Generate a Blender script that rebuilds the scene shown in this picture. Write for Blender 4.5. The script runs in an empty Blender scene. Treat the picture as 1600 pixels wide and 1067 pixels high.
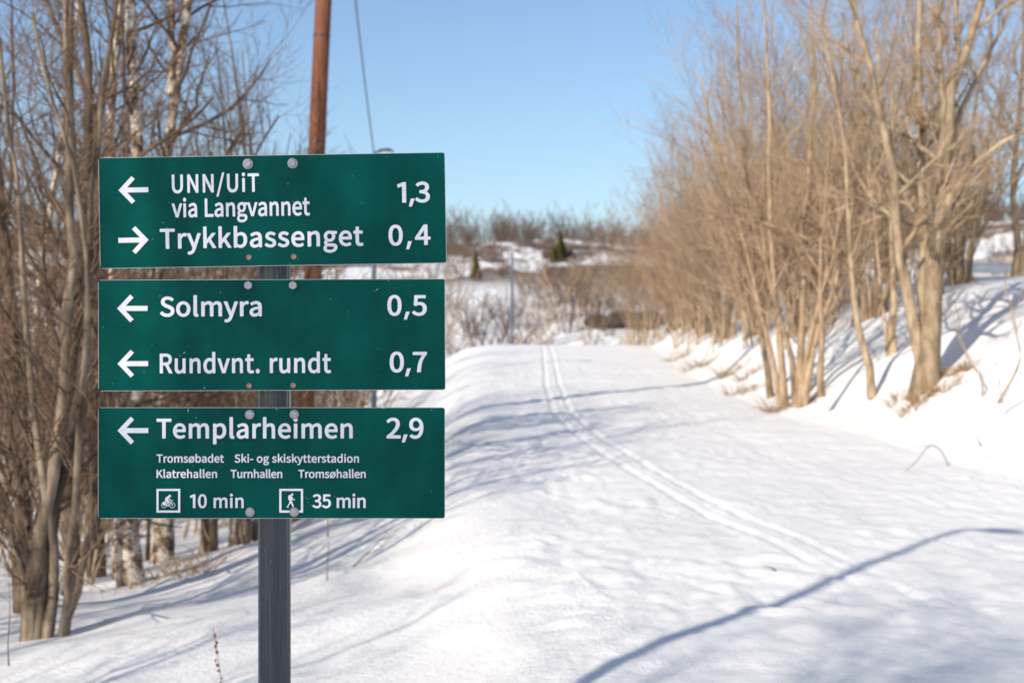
import bpy, math, random, json
import numpy as np

# ------------------------------------------------------------------ camera, sky, sun, exposure
scene = bpy.context.scene
COL = scene.collection
EYE = 1.70
FPX = 2222.0                      # focal length in pixels of the 1600 px wide photograph
SUN_AZ, SUN_EL = 37.0, 31.0       # sunlight travels towards +X/+Y (azimuth from +Y), falling at SUN_EL

cam = bpy.data.cameras.new('camera'); cam.lens = 50; cam.sensor_width = 36
cam.clip_start = 0.05; cam.clip_end = 4000
cam.dof.use_dof = True; cam.dof.focus_distance = 3.3; cam.dof.aperture_fstop = 4.8; cam.dof.aperture_blades = 9
cam_ob = bpy.data.objects.new('camera', cam); COL.objects.link(cam_ob)
cam_ob.location = (0, 0, EYE); cam_ob.rotation_euler = (math.radians(90), 0, 0)
scene.camera = cam_ob

world = bpy.data.worlds.new('World'); scene.world = world; world.use_nodes = True
wn = world.node_tree
sky = wn.nodes.new('ShaderNodeTexSky'); sky.sky_type = 'NISHITA'; sky.sun_disc = False
sky.sun_elevation = math.radians(SUN_EL); sky.sun_rotation = math.radians(SUN_AZ + 180)
sky.altitude = 50; sky.air_density = 1.0; sky.dust_density = 1.0; sky.ozone_density = 3.4
bg = wn.nodes['Background']; wn.links.new(sky.outputs[0], bg.inputs[0]); bg.inputs[1].default_value = 0.126

sun = bpy.data.lights.new('sun', 'SUN'); sun.energy = 4.4; sun.angle = math.radians(0.55); sun.color = (1.0, 0.91, 0.79)
sun_ob = bpy.data.objects.new('sun', sun); COL.objects.link(sun_ob)
sun_ob.rotation_euler = (math.radians(90 - SUN_EL), 0, math.radians(-SUN_AZ))
sun_ob.location = (0, 0, 30)

scene.view_settings.view_transform = 'Standard'; scene.view_settings.look = 'None'
scene.view_settings.exposure = 0.26; scene.view_settings.gamma = 1; scene.view_settings.use_curve_mapping = False
scene.render.engine = 'CYCLES'
scene.cycles.max_bounces = 6; scene.cycles.diffuse_bounces = 3; scene.cycles.glossy_bounces = 3
scene.cycles.caustics_reflective = False; scene.cycles.caustics_refractive = False

# ------------------------------------------------------------------ helpers
def rnd(seed): return np.random.default_rng(seed)

def tag(o, label=None, cat=None, group=None, kind=None):
    if label: o['label'] = label
    if cat: o['category'] = cat
    if group: o['group'] = group
    if kind: o['kind'] = kind
    return o

def mesh_from(name, V, F4=None, F3=None, smooth=False):
    V = np.asarray(V, dtype=np.float32)
    me = bpy.data.meshes.new(name)
    me.vertices.add(len(V)); me.vertices.foreach_set('co', V.ravel())
    parts = []; tot = []
    if F4 is not None and len(F4): parts.append(np.asarray(F4, dtype=np.int32).ravel()); tot.append(np.full(len(F4), 4, np.int32))
    if F3 is not None and len(F3): parts.append(np.asarray(F3, dtype=np.int32).ravel()); tot.append(np.full(len(F3), 3, np.int32))
    loops = np.concatenate(parts); tot = np.concatenate(tot)
    me.loops.add(len(loops)); me.loops.foreach_set('vertex_index', loops)
    me.polygons.add(len(tot))
    start = np.concatenate([[0], np.cumsum(tot)[:-1]]).astype(np.int32)
    me.polygons.foreach_set('loop_start', start); me.polygons.foreach_set('loop_total', tot)
    if smooth: me.polygons.foreach_set('use_smooth', np.ones(len(tot), dtype=bool))
    me.update(calc_edges=True)
    return me

def link(name, me, mat=None, parent=None, loc=None, rot=None):
    o = bpy.data.objects.new(name, me); COL.objects.link(o)
    if mat is not None and me is not None and len(me.materials) == 0: me.materials.append(mat)
    if parent is not None: o.parent = parent
    if loc is not None: o.location = loc
    if rot is not None: o.rotation_euler = rot
    return o

def empty(name, loc, rz=0, s=1):
    o = bpy.data.objects.new(name, None); COL.objects.link(o)
    o.location = loc; o.rotation_euler = (0, 0, rz); o.scale = (s, s, s); o.empty_display_size = .2
    return o

def copy_tree(o, parent=None):
    c = o.copy(); COL.objects.link(c)
    if parent is not None: c.parent = parent
    for ch in list(o.children): copy_tree(ch, c)
    return c

class MB:
    """collects simple solids into one mesh"""
    def __init__(s): s.V = []; s.F = []
    def add(s, V, F):
        b = len(s.V); s.V += [tuple(v) for v in V]; s.F += [tuple(b + i for i in f) for f in F]
    def box(s, c, d, bev=0):
        x, y, z = c; a, b, e = d[0]/2, d[1]/2, d[2]/2
        s.add([(x+i*a, y+j*b, z+k*e) for i in (-1, 1) for j in (-1, 1) for k in (-1, 1)],
              [(0,1,3,2), (4,6,7,5), (0,4,5,1), (2,3,7,6), (0,2,6,4), (1,5,7,3)])
    def lathe(s, prof, axis='z', n=24, c=(0,0,0), phase=0):
        """prof: list of (radius, h)"""
        V = []
        for r, h in prof:
            for i in range(n):
                a = 2*math.pi*i/n + phase
                p = (r*math.cos(a), r*math.sin(a), h)
                if axis == 'y': p = (p[0], p[2], p[1])
                V.append((p[0]+c[0], p[1]+c[1], p[2]+c[2]))
        F = []
        for j in range(len(prof)-1):
            for i in range(n):
                k = (i+1) % n
                f = (j*n+i, j*n+k, (j+1)*n+k, (j+1)*n+i)
                F.append(f if axis == 'z' else f[::-1])
        F.append(tuple(range(n))[::-1] if axis == 'z' else tuple(range(n)))
        m = (len(prof)-1)*n
        F.append(tuple(m+i for i in range(n)) if axis == 'z' else tuple(m+i for i in range(n))[::-1])
        s.add(V, F)
    def poly(s, pts, y0, y1):
        """outline in x/z extruded along y"""
        n = len(pts)
        V = [(p[0], y0, p[1]) for p in pts] + [(p[0], y1, p[1]) for p in pts]
        s.add(V, [tuple(range(n)), tuple(range(2*n-1, n-1, -1))] + [(i, i+n, (i+1) % n + n, (i+1) % n) for i in range(n)])
    def mesh(s, name, smooth=False):
        me = bpy.data.meshes.new(name); me.from_pydata(s.V, [], s.F); me.update()
        if smooth:
            me.polygons.foreach_set('use_smooth', [True]*len(me.polygons))
        return me

def bevel(o, w, seg=2):
    m = o.modifiers.new('bevel', 'BEVEL'); m.width = w; m.segments = seg; m.limit_method = 'ANGLE'; m.angle_limit = math.radians(40)

# ------------------------------------------------------------------ materials
def mat(name, rough=.7, spec=.3, metal=0):
    m = bpy.data.materials.new(name); m.use_nodes = True
    b = m.node_tree.nodes['Principled BSDF']
    b.inputs['Roughness'].default_value = rough; b.inputs['Specular IOR Level'].default_value = spec
    b.inputs['Metallic'].default_value = metal
    return m, m.node_tree, b

def noise(nt, scale, detail=4, rough=.55, coord='Object', vec_scale=None, dist=0):
    tc = nt.nodes.new('ShaderNodeTexCoord'); n = nt.nodes.new('ShaderNodeTexNoise')
    n.inputs['Scale'].default_value = scale; n.inputs['Detail'].default_value = detail
    n.inputs['Roughness'].default_value = rough; n.inputs['Distortion'].default_value = dist
    src = tc.outputs[coord]
    if vec_scale:
        mp = nt.nodes.new('ShaderNodeMapping'); mp.inputs['Scale'].default_value = vec_scale
        nt.links.new(src, mp.inputs[0]); src = mp.outputs[0]
    nt.links.new(src, n.inputs['Vector'])
    return n

def ramp(nt, fac, stops, interp='LINEAR'):
    r = nt.nodes.new('ShaderNodeValToRGB'); cr = r.color_ramp; cr.interpolation = interp
    while len(cr.elements) < len(stops): cr.elements.new(.5)
    for e, (p, c) in zip(cr.elements, stops):
        e.position = p; e.color = (*c, 1) if len(c) == 3 else c
    nt.links.new(fac, r.inputs[0]); return r

def bump(nt, b, height, strength, distance):
    n = nt.nodes.new('ShaderNodeBump'); n.inputs['Strength'].default_value = strength; n.inputs['Distance'].default_value = distance
    nt.links.new(height, n.inputs['Height']); nt.links.new(n.outputs[0], b.inputs['Normal']); return n

def bark(name, dark, mid, light, scale=14, rough=.85, spec=.15):
    m, nt, b = mat(name, rough, spec)
    n = noise(nt, scale, 5, .65, vec_scale=(1, 1, .35))
    oi = nt.nodes.new('ShaderNodeObjectInfo')
    r = ramp(nt, n.outputs['Fac'], [(.3, dark), (.5, mid), (.7, light)])
    hs = nt.nodes.new('ShaderNodeHueSaturation')
    mr = nt.nodes.new('ShaderNodeMapRange'); mr.inputs[3].default_value = .75; mr.inputs[4].default_value = 1.2
    nt.links.new(oi.outputs['Random'], mr.inputs[0]); nt.links.new(mr.outputs[0], hs.inputs['Value'])
    nt.links.new(r.outputs[0], hs.inputs['Color']); nt.links.new(hs.outputs[0], b.inputs['Base Color'])
    bump(nt, b, n.outputs['Fac'], .5, .01)
    return m

def plain(name, col, rough=.7, spec=.3, metal=0, var=.15, scale=20):
    m, nt, b = mat(name, rough, spec, metal)
    n = noise(nt, scale, 4, .6)
    lo = tuple(c*(1-var) for c in col); hi = tuple(min(1, c*(1+var)) for c in col)
    r = ramp(nt, n.outputs['Fac'], [(.35, lo), (.65, hi)])
    nt.links.new(r.outputs[0], b.inputs['Base Color'])
    return m

M = {}
M['alder_bark'] = bark('alder_bark', (.10,.075,.05), (.34,.25,.16), (.50,.39,.27), 8)
M['grey_bark'] = bark('grey_bark', (.04,.03,.022), (.16,.12,.085), (.36,.29,.21), 7)
M['willow_bark'] = bark('willow_bark', (.12,.08,.05), (.34,.24,.15), (.48,.36,.25), 10)
M['dark_bark'] = bark('dark_bark', (.035,.026,.02), (.13,.09,.06), (.24,.17,.11))
M['twig_tan'] = bark('twig_tan', (.20,.135,.085), (.39,.275,.175), (.50,.37,.245), 3)
M['twig_grey'] = bark('twig_grey', (.13,.10,.075), (.26,.20,.145), (.38,.31,.24), 3)
M['twig_red'] = bark('twig_red', (.14,.08,.055), (.28,.17,.11), (.40,.26,.17), 3)
M['twig_brown'] = bark('twig_brown', (.07,.045,.035), (.17,.11,.075), (.25,.165,.11), 3)
M['twig_far'] = bark('twig_far', (.08,.055,.05), (.15,.10,.08), (.2,.14,.11), .5)

# birch: pale bark broken by dark scars
m, nt, b = mat('birch_bark', .7, .2)
n1 = noise(nt, 9, 5, .7, vec_scale=(1, 1, .8)); n2 = noise(nt, 40, 3, .6, vec_scale=(.35, .35, 2.2))
r1 = ramp(nt, n1.outputs['Fac'], [(.40, (.07,.05,.04)), (.48, (.34,.24,.16)), (.56, (.66,.58,.48))])
r2 = ramp(nt, n2.outputs['Fac'], [(.38, (.22,.17,.13)), (.47, (1,1,1))])
mx = nt.nodes.new('ShaderNodeMixRGB'); mx.blend_type = 'MULTIPLY'; mx.inputs[0].default_value = 1
nt.links.new(r1.outputs[0], mx.inputs[1]); nt.links.new(r2.outputs[0], mx.inputs[2]); nt.links.new(mx.outputs[0], b.inputs['Base Color'])
bump(nt, b, n1.outputs['Fac'], .4, .01)
M['birch_bark'] = m

# snow; bare brown earth and heath show through on the far hillside
m, nt, b = mat('snow', .55, .25)
geo = nt.nodes.new('ShaderNodeNewGeometry'); sep = nt.nodes.new('ShaderNodeSeparateXYZ'); nt.links.new(geo.outputs['Position'], sep.inputs[0])
nf = noise(nt, .075, 7, .68, vec_scale=(1, .45, 1), dist=.6); nf2 = noise(nt, .6, 4, .6)
far = nt.nodes.new('ShaderNodeMapRange'); far.inputs[1].default_value = 135; far.inputs[2].default_value = 160
nt.links.new(sep.outputs['Y'], far.inputs[0])
pr = ramp(nt, nf.outputs['Fac'], [(.46, (0,0,0)), (.50, (1,1,1))])
pm = nt.nodes.new('ShaderNodeMath'); pm.operation = 'MULTIPLY'; nt.links.new(far.outputs[0], pm.inputs[0]); nt.links.new(pr.outputs[0], pm.inputs[1])
earth = ramp(nt, nf2.outputs['Fac'], [(.35, (.10,.07,.05)), (.65, (.24,.17,.12))])
sn = noise(nt, .8, 4, .5)
snowc = ramp(nt, sn.outputs['Fac'], [(.3, (.81,.80,.785)), (.7, (.88,.87,.85))])
mx = nt.nodes.new('ShaderNodeMixRGB'); nt.links.new(pm.outputs[0], mx.inputs[0]); nt.links.new(snowc.outputs[0], mx.inputs[1]); nt.links.new(earth.outputs[0], mx.inputs[2])
nt.links.new(mx.outputs[0], b.inputs['Base Color'])
g1 = noise(nt, 22, 6, .65); g2 = noise(nt, 160, 3, .6)
ad = nt.nodes.new('ShaderNodeMath'); ad.operation = 'MULTIPLY_ADD'; ad.inputs[1].default_value = .25
nt.links.new(g2.outputs['Fac'], ad.inputs[0]); nt.links.new(g1.outputs['Fac'], ad.inputs[2])
bump(nt, b, ad.outputs[0], .8, .022)
M['snow'] = m

# groomed snow of the trail: faint cross-wise ripple and crumbs
m, nt, b = mat('groomed_snow', .55, .25)
sn = noise(nt, 1.3, 5, .55)
snowc = ramp(nt, sn.outputs['Fac'], [(.3, (.81,.80,.785)), (.7, (.88,.87,.85))])
sp = noise(nt, 55, 2, .5); spr = ramp(nt, sp.outputs['Fac'], [(.78, (1,1,1)), (.82, (.45,.38,.3))])
mx = nt.nodes.new('ShaderNodeMixRGB'); mx.blend_type = 'MULTIPLY'; mx.inputs[0].default_value = 1
nt.links.new(snowc.outputs[0], mx.inputs[1]); nt.links.new(spr.outputs[0], mx.inputs[2]); nt.links.new(mx.outputs[0], b.inputs['Base Color'])
g1 = noise(nt, 30, 6, .7, vec_scale=(.6, 1.3, 1)); g2 = noise(nt, 170, 3, .6)
ad = nt.nodes.new('ShaderNodeMath'); ad.operation = 'MULTIPLY_ADD'; ad.inputs[1].default_value = .3
nt.links.new(g2.outputs['Fac'], ad.inputs[0]); nt.links.new(g1.outputs['Fac'], ad.inputs[2])
bump(nt, b, ad.outputs[0], .7, .018)
M['groomed_snow'] = m

# sign sheet
m, nt, b = mat('green_sign_sheet', .3, .06)
n1 = noise(nt, 5, 4, .6, vec_scale=(1.6, 1, .7)); n2 = noise(nt, 900, 2, .6)
r = ramp(nt, n1.outputs['Fac'], [(.35, (.0,.058,.050)), (.65, (.0,.088,.073))])
nt.links.new(r.outputs[0], b.inputs['Base Color'])
sc1 = noise(nt, 60, 2, .5, vec_scale=(.12, 1, .9)); rr = ramp(nt, sc1.outputs['Fac'], [(.3, (.22,)*3), (.7, (.36,)*3)])
nt.links.new(rr.outputs[0], b.inputs['Roughness'])
bump(nt, b, n2.outputs['Fac'], .06, .0004)
M['green'] = m
M['white_film'] = plain('white_film', (.80,.80,.86), .35, .4, 0, .03, 60)
M['alu'] = plain('aluminium', (.55,.56,.58), .35, .5, .9, .12, 60)
M['bolt'] = plain('zinc_bolt', (.40,.39,.41), .45, .5, .5, .25, 300)
M['rust'] = plain('rusty_rivet', (.34,.24,.19), .6, .4, .3, .3, 300)
# post: dark coated steel with fine scuffs
m, nt, b = mat('coated_steel', .24, .6, .3)
n1 = noise(nt, 30, 5, .6, vec_scale=(6, 6, .25)); n2 = noise(nt, 260, 2, .5)
r = ramp(nt, n1.outputs['Fac'], [(.3, (.022,.030,.041)), (.7, (.048,.062,.080))])
r2 = ramp(nt, n2.outputs['Fac'], [(.72, (0,0,0)), (.76, (.35,.36,.38))])
mx = nt.nodes.new('ShaderNodeMixRGB'); mx.blend_type = 'ADD'; mx.inputs[0].default_value = 1
nt.links.new(r.outputs[0], mx.inputs[1]); nt.links.new(r2.outputs[0], mx.inputs[2]); nt.links.new(mx.outputs[0], b.inputs['Base Color'])
M['post'] = m
M['lamp_metal'] = plain('lamp_metal', (.06,.085,.12), .45, .5, .4, .12, 6)
M['rail_metal'] = plain('rail_metal', (.28,.32,.37), .4, .5, .6, .15, 4)
M['rail_wood'] = plain('rail_wood', (.42,.34,.25), .85, .1, 0, .15, 8)
M['grass'] = plain('dry_grass', (.36,.24,.125), .85, .1, 0, .35, 30)
M['stalk'] = plain('dry_stalk', (.22,.15,.11), .85, .1, 0, .3, 30)
M['seed'] = plain('seed_head', (.20,.045,.05), .7, .2, 0, .3, 60)
M['needle'] = plain('spruce_needles', (.10,.105,.025), .8, .15, 0, .4, 3)
M['rock'] = plain('dark_rock', (.09,.075,.06), .9, .1, 0, .4, 1.5)
M['cable'] = plain('grey_cable', (.14,.16,.19), .6, .3, 0, .1, 5)
# red-brown impregnated pole with long checks
m, nt, b = mat('red_pole_wood', .75, .2)
n1 = noise(nt, 16, 5, .6, vec_scale=(2.5, 2.5, .12)); n2 = noise(nt, 1.1, 2, .5)
r = ramp(nt, n1.outputs['Fac'], [(.3, (.09,.03,.014)), (.5, (.17,.066,.036)), (.7, (.27,.115,.065))])
nt.links.new(r.outputs[0], b.inputs['Base Color']); bump(nt, b, n1.outputs['Fac'], .5, .01)
M['pole'] = m

# ------------------------------------------------------------------ terrain height
def sstep(a, b, x):
    t = np.clip((x - a)/(b - a), 0, 1); return t*t*(3 - 2*t)

_perm = rnd(5).random(1 << 16)
def vnoise(x, y, seed=0):
    xi = np.floor(x).astype(np.int64); yi = np.floor(y).astype(np.int64)
    fx = x - xi; fy = y - yi; fx = fx*fx*(3-2*fx); fy = fy*fy*(3-2*fy)
    def h(a, b): return _perm[(a*73856093 ^ b*19349663 ^ seed*83492791) & 0xffff]
    return (h(xi, yi)*(1-fx) + h(xi+1, yi)*fx)*(1-fy) + (h(xi, yi+1)*(1-fx) + h(xi+1, yi+1)*fx)*fy - .5
def fbm(x, y, f, n, seed=0, g=.5):
    s = 0; a = 1
    for i in range(n):
        s = s + a*vnoise(x*f + 17.3*i, y*f - 9.1*i, seed + i); f *= 2.03; a *= g
    return s

_cy = np.arange(-60, 70, .25)
_slope = np.where(_cy < -30, 0, np.where(_cy < 44, .037, np.interp(_cy, [44, 60], [.037, -.13])))
_cz = np.cumsum(_slope)*.25; _cz = _cz - np.interp(0, _cy, _cz) - 1.80
def zpath(y): return np.interp(y, _cy, _cz)
def XL(y): return np.interp(y, [-60, 0, 4, 6, 8, 10, 14, 50, 80], [.6, .8, 1.0, .85, .6, .2, -.3, -.3, -.6])
def XR(y): return np.interp(y, [-60, 0, 8, 13, 16.6, 20, 25, 30, 40, 50, 80], [5.2, 5.2, 5.1, 4.75, 4.35, 3.9, 3.65, 3.7, 4.1, 4.6, 5.5])
_ty = np.array([4, 6, 8.0, 9.3, 11.1, 13.8, 16.7, 20.1, 26.8, 34, 42.5, 50, 60]); _tx = np.array([3.3, 2.78, 2.34, 2.1, 1.75, 1.31, .98, .74, .76, .9, 1.05, 1.1, 1.1])
def XT(y):
    s = 0
    for d in (-1.2, -.6, 0, .6, 1.2): s = s + np.interp(y*(1 + .04*d), _ty, _tx)
    return s/5

def height(x, y, fine=True):
    x = np.asarray(x, float); y = np.asarray(y, float)
    zp = zpath(y); xl = XL(y); xr = XR(y)
    sL = np.maximum(xl - x, 0); sR = np.maximum(x - xr, 0)
    zl = np.interp(y, [-60, 0, 6, 9, 13, 18, 25, 40, 60], [-2.9, -2.15, -2.08, -2.03, -2.25, -2.75, -3.3, -3.8, -5])
    W = np.interp(y, [0, 6, 12, 18, 30, 50], [5, 4.4, 4.2, 4.0, 7.5, 15])
    tL = np.clip(sL/W, 0, 1); fL = 1 - (1 - tL)**1.6; fL = fL*sstep(-.04, .30, tL)
    z = zp + (np.minimum(zl - zp, 0))*fL
    zl2 = -.03*np.maximum(sL - W, 0); z = z + np.maximum(zl2, -2.0)
    k = np.interp(y, [-20, 2, 8, 12, 17, 24], [.25, .3, .45, .7, 1, 1])
    bk = np.interp(sR, [0, .5, 1, 2, 3.6, 4.6, 6, 9, 14, 40], [0, .13, .5, 1.02, 1.78, 1.95, 2.02, 2.06, 2.1, 2.2])
    zb = zp + k*bk
    zb = np.where(y > 44, np.maximum(zb, np.interp(y, [44, 60], [-.17, -.17]) + bk), zb)
    z = np.where(sR > 0, zb, z)
    # beyond the crest: valley, snow terrace, hill
    q = fbm(x, y, .02, 4, 40)
    F = np.interp(y + 8*q, [50, 80, 98, 112, 133, 150, 170, 195, 215, 260, 330, 500, 2000],
                  [-3, -5.5, -4.0, .6, 4.7, 6.2, 9.2, 11.6, 12.4, 12.0, 6, -2, -6])
    F = F + sstep(140, 200, y)*(3.2*q + 1.2*fbm(x, y, .07, 3, 50)) + .8*fbm(x, y, .04, 2, 60)*sstep(85, 120, y)*.5
    F = F + 5.5*sstep(35, 65, x)*sstep(120, 190, y) + 5.0*sstep(-50, -75, x)*sstep(120, 190, y)
    w = sstep(50, 82, y)
    z = z*(1 - w) + F*w
    w2 = sstep(35, 90, np.abs(x))*sstep(-40, 40, y); z = z*(1-w2*(1-w)) + (-1.0)*w2*(1-w)
    # rolling drift shapes
    off = np.minimum(sstep(0, 1.2, sL) + sstep(0, .8, sR), 1)
    z = z + off*(.16*fbm(x, y, .45, 3, 1) + .05*fbm(x, y*.6 + x*.5, 1.6, 2, 9))*(1 - w)
    z = z + (1 - off)*(.035*fbm(x, y, .7, 2, 3) + .012*fbm(x*.6, y*1.6, 2.2, 2, 4))*(1-w)
    if fine:
        nearf = np.clip(1.3 - y/45, 0, 1)
        z = z + nearf*(.014*fbm(x, y, 7, 3, 12)*(.35 + .65*(1-off)) + .011*fbm(x, y*.7, 15, 2, 15)*(1-off)*(.3 + sstep(-.1, .2, fbm(x, y, .5, 2, 19))))
        # walked-on crumbly patches at the trail's left margin
        pm = sstep(.10, .3, fbm(x, y, 1.1, 2, 77) + .42*np.exp(-((x - .55)/.5)**2))*(sR <= 0)*sstep(.8, .2, sL)
        z = z + nearf*pm*(.055*np.abs(fbm(x, y, 4.5, 3, 31)) - .01)
        # prepared classic ski track: two grooves with raised lips
        dx = x - XT(y)
        wear = np.interp(y, [5, 7.5, 9.2, 10.5], [.1, .15, .32, 1.0])*(1 - w)
        for s in (-.125, .125):
            u = np.abs(dx - s)
            z = z - wear*.015*(1 - sstep(.030, .052, u))
            z = z + wear*.006*np.exp(-((u - .075)/.028)**2)
        # shallow skating ruts
        z = z - .008*(1-off)*np.maximum(0, np.sin(x*5.2 + .8*np.sin(y*.35)))**4*nearf
    return z + EYE
def gz(x, y): return float(height(np.array([x]), np.array([y]))[0])

def P(px, py, d):
    """a point at distance d whose photograph pixel is (px, py)"""
    return np.array([(px - 800)/FPX*d, d, EYE + (533.5 - py)/FPX*d])

# ------------------------------------------------------------------ ground sheet and trail
ys = [-60]
while ys[-1] < 2200:
    y = ys[-1]
    if y < 4.5: st = np.interp(y, [-60, 0, 4.5], [6, .6, .06])
    elif y < 75: st = .0065*y + .004
    else: st = .5 + (y - 75)*.018
    ys.append(y + max(.03, st))
ys = np.array(ys)
sl = [0.0]
while sl[-1] < 1500: sl.append(sl[-1] + .045 + sl[-1]*.035)
sl = np.array(sl); nP = 170; nS = len(sl)
Y = ys[:, None]
xl = XL(ys)[:, None]; xr = XR(ys)[:, None]
left = xl - sl[None, ::-1]; mid = xl + (xr - xl)*np.linspace(0, 1, nP + 1)[None, 1:-1]; right = xr + sl[None, :]
X = np.concatenate([left, mid, right], axis=1); YY = np.broadcast_to(Y, X.shape)
Z = height(X, YY)
Vg = np.stack([X, YY, Z], -1).reshape(-1, 3); nc = X.shape[1]; nr = X.shape[0]
ii, jj = np.meshgrid(np.arange(nr-1), np.arange(nc-1), indexing='ij')
a = (ii*nc + jj); quads = np.stack([a, a+1, a+nc+1, a+nc], -1)
istrail = (jj >= nS-1) & (jj < nS-1+nP) & (ys[ii] < 70) & (ys[ii] > -40)
def submesh(name, q):
    q = q.reshape(-1, 4); u, inv = np.unique(q.ravel(), return_inverse=True)
    return mesh_from(name, Vg[u], F4=inv.reshape(-1, 4), smooth=True)
g = link('ground', submesh('ground', quads[~istrail]), M['snow']); tag(g, kind='structure')
g = link('path', submesh('path', quads[istrail]), M['groomed_snow']); tag(g, kind='structure')

# ------------------------------------------------------------------ branching wood
def norm(v): return v/np.maximum(np.linalg.norm(v, axis=-1, keepdims=True), 1e-9)

def resample(pts, K):
    pts = np.asarray(pts, float); seg = np.linalg.norm(np.diff(pts, axis=0), axis=1); s = np.concatenate([[0], np.cumsum(seg)])
    t = np.linspace(0, s[-1], K); out = np.stack([np.interp(t, s, pts[:, k]) for k in range(3)], 1)
    o = out.copy(); o[1:-1] = (out[:-2] + 2*out[1:-1] + out[2:])/4
    return o

def tubes(Pn, Rn, S):
    """Pn (N,K,3), Rn (N,K) -> vertices, quads"""
    N, K, _ = Pn.shape
    T = np.empty_like(Pn); T[:, 1:-1] = Pn[:, 2:] - Pn[:, :-2]; T[:, 0] = Pn[:, 1] - Pn[:, 0]; T[:, -1] = Pn[:, -1] - Pn[:, -2]
    T = norm(T); ref = np.where(np.abs(T[:, :1, 2:3]) > .9, np.array([1., 0, 0]), np.array([0, 0, 1.]))
    U = norm(np.cross(T, np.broadcast_to(ref, T.shape))); W = np.cross(T, U)
    a = np.arange(S)*2*np.pi/S
    V = Pn[:, :, None] + Rn[:, :, None, None]*(np.cos(a)[None, None, :, None]*U[:, :, None] + np.sin(a)[None, None, :, None]*W[:, :, None])
    V = V.reshape(-1, 3)
    n, k, s = np.meshgrid(np.arange(N), np.arange(K-1), np.arange(S), indexing='ij')
    b = (n*K + k)*S; s2 = (s + 1) % S
    F = np.stack([b+s, b+s2, b+S+s2, b+S+s], -1).reshape(-1, 4)
    return V, F

def sprout(Pn, Rn, n_per, t0, t1, angle, length, rfac, K, up, wob, seed, rmin=.0012, taper=.35):
    """children on each parent; length is a function of (parent length, t)"""
    g = rnd(seed); N, Kp, _ = Pn.shape; M_ = N*n_per
    par = np.repeat(np.arange(N), n_per)
    t = t0 + (t1 - t0)*((np.tile(np.arange(n_per), N) + g.random(M_))/n_per)
    f = t*(Kp - 1); i = np.minimum(f.astype(int), Kp - 2); w = (f - i)[:, None]
    p0 = Pn[par, i]*(1-w) + Pn[par, i+1]*w
    r0 = Rn[par, i]*(1-w[:, 0]) + Rn[par, i+1]*w[:, 0]
    T = norm(Pn[par, i+1] - Pn[par, i])
    L = np.linalg.norm(np.diff(Pn, axis=1), axis=2).sum(1)[par]
    rv = norm(g.normal(size=(M_, 3))); side = norm(np.cross(T, rv))
    ang = np.radians(angle*(.65 + .7*g.random(M_)))[:, None]
    d = norm(T*np.cos(ang) + side*np.sin(ang))
    ln = length(L, t)*(.6 + .8*g.random(M_))
    step = (ln/(K-1))[:, None]
    C = np.empty((M_, K, 3)); C[:, 0] = p0
    drift = g.normal(size=(M_, 3))*wob
    for k in range(1, K):
        d = norm(d + np.array([0, 0, up/(K-1)]) + drift/(K-1) + g.normal(size=(M_, 3))*wob*.45)
        C[:, k] = C[:, k-1] + d*step
    rr = np.maximum(r0*rfac, rmin)
    rr = np.minimum(rr, ln*.03 + rmin)
    R = rr[:, None]*np.linspace(1, taper, K)[None]
    return C, np.maximum(R, rmin*.7)

def join(parts):
    Vs = []; Fs = []; b = 0
    for V, F in parts: Vs.append(V); Fs.append(F + b); b += len(V)
    return np.concatenate(Vs), np.concatenate(Fs)

def flare(R, amt=.5, n=3):
    R = R.copy(); K = len(R)
    for k in range(min(n, K)): R[k] *= 1 + amt*(1 - k/n)**2
    return R

def wood(name, stems, label, cat, spec, mats, origin, group=None, flareamt=.35, rz=0, s=1):
    """stems: list of (points, r0, r1).  Parts: one stem each, branches, twigs."""
    root = empty(name, origin, rz, s)
    tag(root, label, cat, group)
    seed = spec['seed']; K0 = 14
    SP = []; SR = []
    for pts, r0, r1 in stems:
        p = resample(pts, K0); SP.append(p); t = np.linspace(0, 1, K0); SR.append(flare(r0 + (r1 - r0)*t**.8, flareamt))
    SP = np.array(SP); SR = np.array(SR)
    g = rnd(seed + 99); SP[:, 1:] += g.normal(size=SP[:, 1:].shape)*np.minimum(SR[:, 1:, None]*.35, .03)
    for k in range(len(SP)):
        V, F = tubes(SP[k:k+1], SR[k:k+1], 10)
        me = mesh_from('stem', V, F4=F, smooth=True); link('stem', me, mats[0], root)
    lv = SP; lr = SR; big = []; small = []
    for j, L in enumerate(spec['levels']):
        lv, lr = sprout(lv, lr, L['n'], L.get('t0', .25), L.get('t1', .98), L['ang'], L['len'], L.get('rf', .5), L.get('K', 5), L.get('up', .3), L.get('wob', .18), seed + 7*j, L.get('rmin', .0015))
        (big if j == 0 else small).append(tubes(lv, lr, L.get('S', 3)))
    V, F = join(big); o = link('branches', mesh_from('branches', V, F4=F, smooth=True), mats[1], root); tag(o, kind='stuff')
    V, F = join(small); o = link('twigs', mesh_from('twigs', V, F4=F), mats[2], root); tag(o, kind='stuff')
    return root

def lf(a, b=0): return lambda L, t: L*a*(1 - b*t)

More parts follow.
